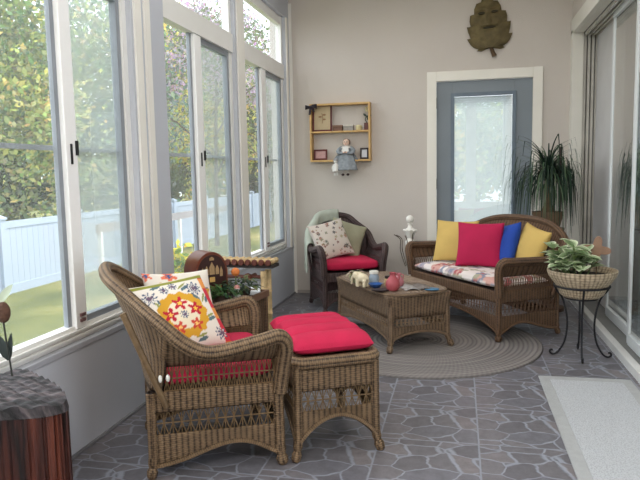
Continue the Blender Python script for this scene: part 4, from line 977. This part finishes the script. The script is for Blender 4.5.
def napf(u, v): return (lerp(-.07, .09, u), lerp(-.09, .09, v), .001+.018*max(0, math.sin(u*5+v*4))+.012*math.sin(v*9)**2)
mb = MB(); mb.grid(napf, 20, 20); o = mb.build('white_napkin', mat('napkin_cloth', rgb(222, 222, 226), .8, .04), solid=.002); place(o, (-1.30, 3.715, TZ+.002), 20); tag(o, 'crumpled white napkin on the far corner of the wicker side table', 'napkin')

BT = (-1.40, 4.10)
bt = thing('bamboo_table', 'light bamboo table with dark rod ends beside the window wall', 'table', (*BT, 0), -4)
bam = mat('bamboo', rgb(206, 178, 132), .5, .32, 26); cap = mat('rod_cap', rgb(96, 52, 42), .5, .15)
for k in range(9):
    x = -.165+k*.047
    mb = MB(); mb.tube([(x, -.20, .66), (x, -.05, .66)], .019, 10); ro = mb.build('bamboo_rod', bam, bt)
    mb = MB(); mb.tube([(x, -.212, .66), (x, -.199, .66)], [.0185, .0215], 10); mb.build('rod_cap', cap, ro)
mb = MB(); mb.box(-.185, .235, -.19, -.06, .622, .642); mb.build('apron', mat('dark_apron', rgb(52, 46, 44), .6), bt, smooth=False)
for x, y in ((-.15, -.165), (.165, -.165), (-.15, -.085), (.165, -.085)):
    mb = MB(); zs = [0, .15, .155, .16, .3, .305, .31, .45, .455, .46, .60]; mb.tube([(x, y, z) for z in zs], [.022, .022, .026, .022, .022, .026, .022, .022, .026, .022, .022], 10); mb.build('leg', bam, bt)
mb = MB(); mb.tube([(.07, -.20, .56), (.07, -.08, .56)], .014, 8); mb.tube([(.07, -.232, .56), (.07, -.2, .56)], [.028, .03], 12); mb.tube([(-.15, -.165, .56), (.165, -.165, .56)], .012, 8); mb.build('crossbar', cap, bt)

# ------------------------------------------------------------------ coffee table things
TT = .418
def remeshed(mb, name, m, vox=.004, parent=None):
    o = mb.build(name, m, parent); r = o.modifiers.new('r', 'REMESH'); r.mode = 'VOXEL'; r.voxel_size = vox; r.use_smooth_shade = True
    s = o.modifiers.new('s', 'SMOOTH'); s.iterations = 3; return o
el = thing('elephant_figurine', 'cream ceramic elephant figurine on the coffee table', 'figurine', (-.675, 4.43, TT), -25)
mb = MB(); mb.ball((0, 0, .062), (.05, .032, .034), 16, 12); mb.ball((-.052, 0, .078), (.028, .025, .028), 14, 10)
mb.tube(spline([(-.07, 0, .075), (-.088, 0, .05), (-.09, 0, .02), (-.10, 0, .012)], 8), [.014, .013, .012, .011, .010, .009, .008, .007, .007], 8)
for x in (-.03, .03):
    for y in (-.018, .018): mb.tube([(x, y, .05), (x, y, 0)], [.015, .014], 8)
for s in (-1, 1): mb.ball((-.04, .028*s, .078), (.02, .006, .024), 10, 8)
mb.tube([(.048, 0, .07), (.058, 0, .04)], .004, 6); remeshed(mb, 'body', mat('cream_china', rgb(222, 208, 178), .35, .05), .004, el)
jr = thing('glass_jar', 'glass jar with a white lid standing behind the blue dish on the coffee table', 'jar', (-.60, 4.50, TT)); mb = MB(); mb.lathe([(.03, 0), (.036, .006), (.037, .06), (.03, .075), (.028, .082)], 20); mb.build('glass', mat('jar_glass', rgb(150, 164, 180), .15, .1, 30), jr)
mb = MB(); mb.lathe([(.03, .082), (.034, .084), (.034, .10), (.03, .104), (0, .105)], 20); mb.build('lid', mat('jar_lid', rgb(218, 214, 206), .5), jr)
bl = tag(MB().lathe([(.02, 0), (.032, .006), (.05, .03), (.052, .032), (.045, .03), (.02, .01), (0, .01)], 24).build('blue_dish', mat('blue_china', rgb(40, 84, 150), .3, .15, 30)), 'small royal blue dish on the coffee table beside the elephant', 'dish'); place(bl, (-.575, 4.385, TT))
tr_ = tag(MB().lathe([(.05, 0), (.075, .005), (.08, .012), (.072, .010), (0, .006)], 28, sy=.6).build('dark_tray', mat('dark_tray', rgb(62, 50, 54), .4)), 'small dark oval tray at the left front of the pear shaped vase', 'tray'); place(tr_, (-.52, 4.285, TT), 33)
def pear(label, loc, s, m):
    t = thing('ceramic_vase', label, 'vase', loc); mb = MB()
    mb.lathe([(r*s, z*s) for r, z in [(.028, 0), (.042, .012), (.050, .04), (.046, .065), (.03, .088), (.02, .10), (.019, .115), (.024, .125), (.018, .127), (.012, .11)]], 24); mb.build('body', m, t)
    mb = MB(); mb.tube(spline([(.02*s, 0, .115*s), (.042*s, 0, .108*s), (.044*s, 0, .085*s), (.036*s, 0, .07*s)], 10), .005*s, 7); mb.build('handle', m, t)
pear('dusty red pear shaped ceramic vase near the front corner of the coffee table', (-.445, 4.30, TT), 1.0, mat('dusty_red', rgb(176, 84, 92), .5, .12, 12))
pear('smaller dusty pink ceramic vase just behind the red pear shaped vase', (-.42, 4.455, TT), .78, mat('dusty_pink', rgb(176, 110, 118), .5, .12, 12))
bushy('posy', 'little pot of pale green and cream flowers at the left end of the coffee table', 'potted plant', (-.745, 4.60, TT), [rgb(170, 170, 130), rgb(204, 190, 170), rgb(130, 140, 96), rgb(190, 160, 150)], 60, .05, .06, .035, .018, mat('posy_pot', rgb(150, 150, 120), .6), 41)
sj = thing('small_jar', 'little brown spice jar beside the glass jar on the coffee table', 'jar', (-.50, 4.47, TT)); mb = MB(); mb.lathe([(.02, 0), (.022, .004), (.022, .05), (.016, .056)], 16); mb.build('body', mat('spice_brown', rgb(190, 160, 120), .4, .15, 40), sj)
mb = MB(); mb.lathe([(.018, .056), (.019, .06), (.019, .074), (0, .075)], 14); mb.build('lid', ebony, sj)
mg = thing('magazine', 'open grey magazine lying on the coffee table to the right of the vases', 'magazine', (-.30, 4.42, TT), 20)
for s in (-1, 1):
    mb = MB(); mb.grid(lambda u, v, s=s: (s*u*.10, (v-.5)*.19, .003+.012*math.sin(PI*min(1, u*1.1))*.8), 10, 4); mb.build('page', mat('page_grey' if s < 0 else 'page_dim', rgb(164, 160, 158) if s < 0 else rgb(120, 112, 108), .5, .25, 30), mg, solid=.003)
cs = tag(MB().lathe([(.05, 0), (.052, .003), (.05, .007), (0, .007)], 24, sy=.8).build('blue_coaster', mat('coaster_blue', rgb(66, 116, 150), .5, .1)), 'flat teal blue coaster at the right edge of the coffee table', 'coaster'); place(cs, (-.185, 4.37, TT))

# ------------------------------------------------------------------ stump and sprig, bottom left
PO = [(-1.195, 1.70), (-1.205, 1.655), (-1.25, 1.62), (-1.345, 1.585), (-1.48, 1.52), (-1.60, 1.60), (-1.625, 1.80), (-1.615, 1.96), (-1.56, 1.985), (-1.44, 1.90), (-1.33, 1.83), (-1.25, 1.77)]
cxp, cyp = -1.42, 1.75
lg = thing('log_stump', 'dark topped red brown log stump standing in the lower left corner', 'stump', (cxp, cyp, 0))
def side_at(u, z, R=1.0):
    P_ = spline([(x-cxp, y-cyp, 0) for x, y in PO], 120, closed=True); i = int(round(u*120)) % 120; p = P_[i]
    g = 1+.025*math.sin(i*.9)+.018*math.sin(i*2.3+z*3)
    return p, g
PLOG = spline([(x-cxp, y-cyp, 0) for x, y in PO], 240, closed=True)[:240]
def logf(u, v):
    i = int(round(u*240)) % 240; p = PLOG[i]; g = 1+.012*math.sin(i*1.1)+.010*math.sin(i*.37+v*4)+.008*math.sin(i*2.9)
    return (p.x*g, p.y*g, v*.512)
def log_mat():
    m, nt, out = new_mat('red_heartwood'); b = N(nt, 'ShaderNodeBsdfPrincipled', ins={'Roughness': .45}); tc = N(nt, 'ShaderNodeTexCoord'); mp = N(nt, 'ShaderNodeMapping', ins={'Scale': (26, 26, 1.6)}); LK(nt, tc.outputs['Object'], mp.inputs[0])
    n1 = N(nt, 'ShaderNodeTexNoise', ins={'Scale': 1, 'Detail': 5}); LK(nt, mp.outputs[0], n1.inputs['Vector'])
    c = ramp(nt, n1.outputs['Fac'], [(.36, rgb(26, 16, 15)), (.52, rgb(78, 38, 29)), (.7, rgb(122, 64, 46))]); LK(nt, c, b.inputs['Base Color'])
    bp = N(nt, 'ShaderNodeBump', ins={'Strength': .8, 'Distance': .02}); LK(nt, n1.outputs['Fac'], bp.inputs['Height']); LK(nt, bp.outputs[0], b.inputs['Normal']); LK(nt, b.outputs[0], out.inputs[0]); return m
mb = MB(); mb.grid(logf, 240, 10); mb.build('trunk_side', log_mat(), lg)
def top_mat():
    m, nt, out = new_mat('weathered_top'); b = N(nt, 'ShaderNodeBsdfPrincipled', ins={'Roughness': .7}); tc = N(nt, 'ShaderNodeTexCoord'); mp = N(nt, 'ShaderNodeMapping', ins={'Rotation': (0, 0, .34), 'Scale': (7, 60, 10)}); LK(nt, tc.outputs['Object'], mp.inputs[0])
    n1 = N(nt, 'ShaderNodeTexNoise', ins={'Scale': 1, 'Detail': 4}); LK(nt, mp.outputs[0], n1.inputs['Vector'])
    c = ramp(nt, n1.outputs['Fac'], [(.38, rgb(16, 13, 15)), (.5, rgb(52, 46, 50)), (.68, rgb(96, 86, 88))]); LK(nt, c, b.inputs['Base Color'])
    bp = N(nt, 'ShaderNodeBump', ins={'Strength': 1, 'Distance': .02}); LK(nt, n1.outputs['Fac'], bp.inputs['Height']); LK(nt, bp.outputs[0], b.inputs['Normal']); LK(nt, b.outputs[0], out.inputs[0]); return m
def topf(u, v):
    i = int(round(u*240)) % 240; p = PLOG[i]; q = p*v; x, y = q.x, q.y
    z = .532+.007*abs(math.sin((x*.35+y)*60+1.5*math.sin(x*14)))**.5+.003*math.sin((x-y*.4)*120)+.010*math.sin(x*9+1)
    if v > .97: z -= .006*(v-.97)/.03
    return (x*1.03, y*1.03, z if v < .999 else .512)
mb = MB(); mb.grid(topf, 240, 26); mb.build('charred_top', top_mat(), lg)
sg = thing('dried_sprig', 'dried flower sprig with two dark leaves and a brown bloom on the stump', 'dried flower', (-1.545, 1.90, .535))
mb = MB(); mb.tube(spline([(0, 0, -.005), (-.006, 0, .06), (-.014, 0, .13), (-.022, 0, .22)], 12), .0035, 6); mb.build('stem', mat('dark_stem', rgb(46, 48, 44), .7), sg)
mb = MB(); dkl = rgb(44, 50, 48)
leaf_grid(mb, Vector((-.006, 0, .06)), Vector((-.5, 0, 1)), Vector((0, -1, 0)), .095, .042, dkl, dkl, .2, .1); leaf_grid(mb, Vector((-.006, 0, .06)), Vector((.12, 0, 1)), Vector((0, -1, 0)), .10, .024, dkl, dkl, .2, .05); mb.build('dark_leaf', plant_m, sg)
mb = MB(); mb.ball((-.018, 0, .23), (.026, .022, .038), 14, 10); mb.build('brown_bloom', mat('seed_brown', rgb(88, 62, 50), .9, .3, 50, .6, 100), sg)
mb = MB(); pg = rgb(190, 200, 180)
leaf_grid(mb, Vector((-.03, 0, .265)), Vector((.6, 0, .75)), Vector((0, -1, 0)), .085, .03, pg, pg, .2, .1); leaf_grid(mb, Vector((-.02, 0, .265)), Vector((-.7, 0, .6)), Vector((0, -1, 0)), .08, .03, pg, pg, .2, .1); mb.build('pale_petal', plant_m, sg)

# ------------------------------------------------------------------ camera, light, world
f_px, pit, yaw, rol, HC = 635.07, 1.05212113e-01, 2.17263673e-01, -1.95745415e-02, 1.23
def camR():
    cp, sp = math.cos(pit), math.sin(pit); cy, sy = math.cos(yaw), math.sin(yaw); cr, sr = math.cos(rol), math.sin(rol)
    Rz = Matrix(((cy, sy, 0), (-sy, cy, 0), (0, 0, 1))); B = Matrix(((1, 0, 0), (0, 0, -1), (0, 1, 0))); Rx = Matrix(((1, 0, 0), (0, cp, -sp), (0, sp, cp))); Rr = Matrix(((cr, -sr, 0), (sr, cr, 0), (0, 0, 1)))
    return Rr @ Rx @ B @ Rz
Rm = camR()
cam = bpy.data.cameras.new('camera'); co = bpy.data.objects.new('camera', cam); COL.objects.link(co)
cam.sensor_width = 36; cam.lens = f_px/640*36; cam.clip_start = .05; cam.clip_end = 300
r0, r1, r2 = Rm[0], Rm[1], Rm[2]
co.matrix_world = Matrix(((r0[0], -r1[0], -r2[0], 0), (r0[1], -r1[1], -r2[1], 0), (r0[2], -r1[2], -r2[2], HC), (0, 0, 0, 1)))
SC.camera = co
w_ = bpy.data.worlds.new('sky'); SC.world = w_; w_.use_nodes = True; nt = w_.node_tree; nt.nodes.clear()
bg = N(nt, 'ShaderNodeBackground', ins={0: (.88, .94, 1.0, 1), 1: 2.6}); ow = N(nt, 'ShaderNodeOutputWorld'); LK(nt, bg.outputs[0], ow.inputs[0])
def sun(name, d, e, ang, col=(1, 1, 1)):
    l = bpy.data.lights.new(name, 'SUN'); l.energy = e; l.angle = math.radians(ang); l.color = col
    o = bpy.data.objects.new(name, l); COL.objects.link(o); o.rotation_euler = Vector(d).to_track_quat('-Z', 'Y').to_euler(); return o
sun('sun', (-.35, -.45, -.85), 4.5, 1.0, (1, .95, .85))
sun('sky_fill', (.8, .15, -.55), 3.0, 60, (.88, .94, 1.0))  # second wide soft sun, added to fill the room from the left
def area(name, loc, d, sx, sy, e, col=(1, 1, 1)):
    l = bpy.data.lights.new(name, 'AREA'); l.shape = 'RECTANGLE'; l.size = sx; l.size_y = sy; l.energy = e; l.color = col
    o = bpy.data.objects.new(name, l); COL.objects.link(o); o.location = loc; o.rotation_euler = Vector(d).to_track_quat('-Z', 'Y').to_euler(); return o
area('ceiling_fill', (-.3, 3.6, 2.96), (0, 0, -1), 2.0, 4.0, 30, (1, .97, .94))  # added fill light under the ceiling, no fixture there
area('rear_fill', (-.3, -.6, 2.93), (0, .6, -.7), 2.0, .5, 85, (1, .95, .88))  # unseen fill light added behind the camera to lift the room
area('house_fill', (3.0, 4.2, 2.6), (0, 0, -1), 1.2, 1.2, 110, (1, .97, .92))  # added fill light that brightens the interior behind the sliding glass
SC.view_settings.view_transform = 'Standard'; SC.view_settings.look = 'None'; SC.view_settings.exposure = 0; SC.view_settings.gamma = 1
SC.cycles.use_denoising = True
SC.cycles.max_bounces = 8; SC.cycles.transparent_max_bounces = 16
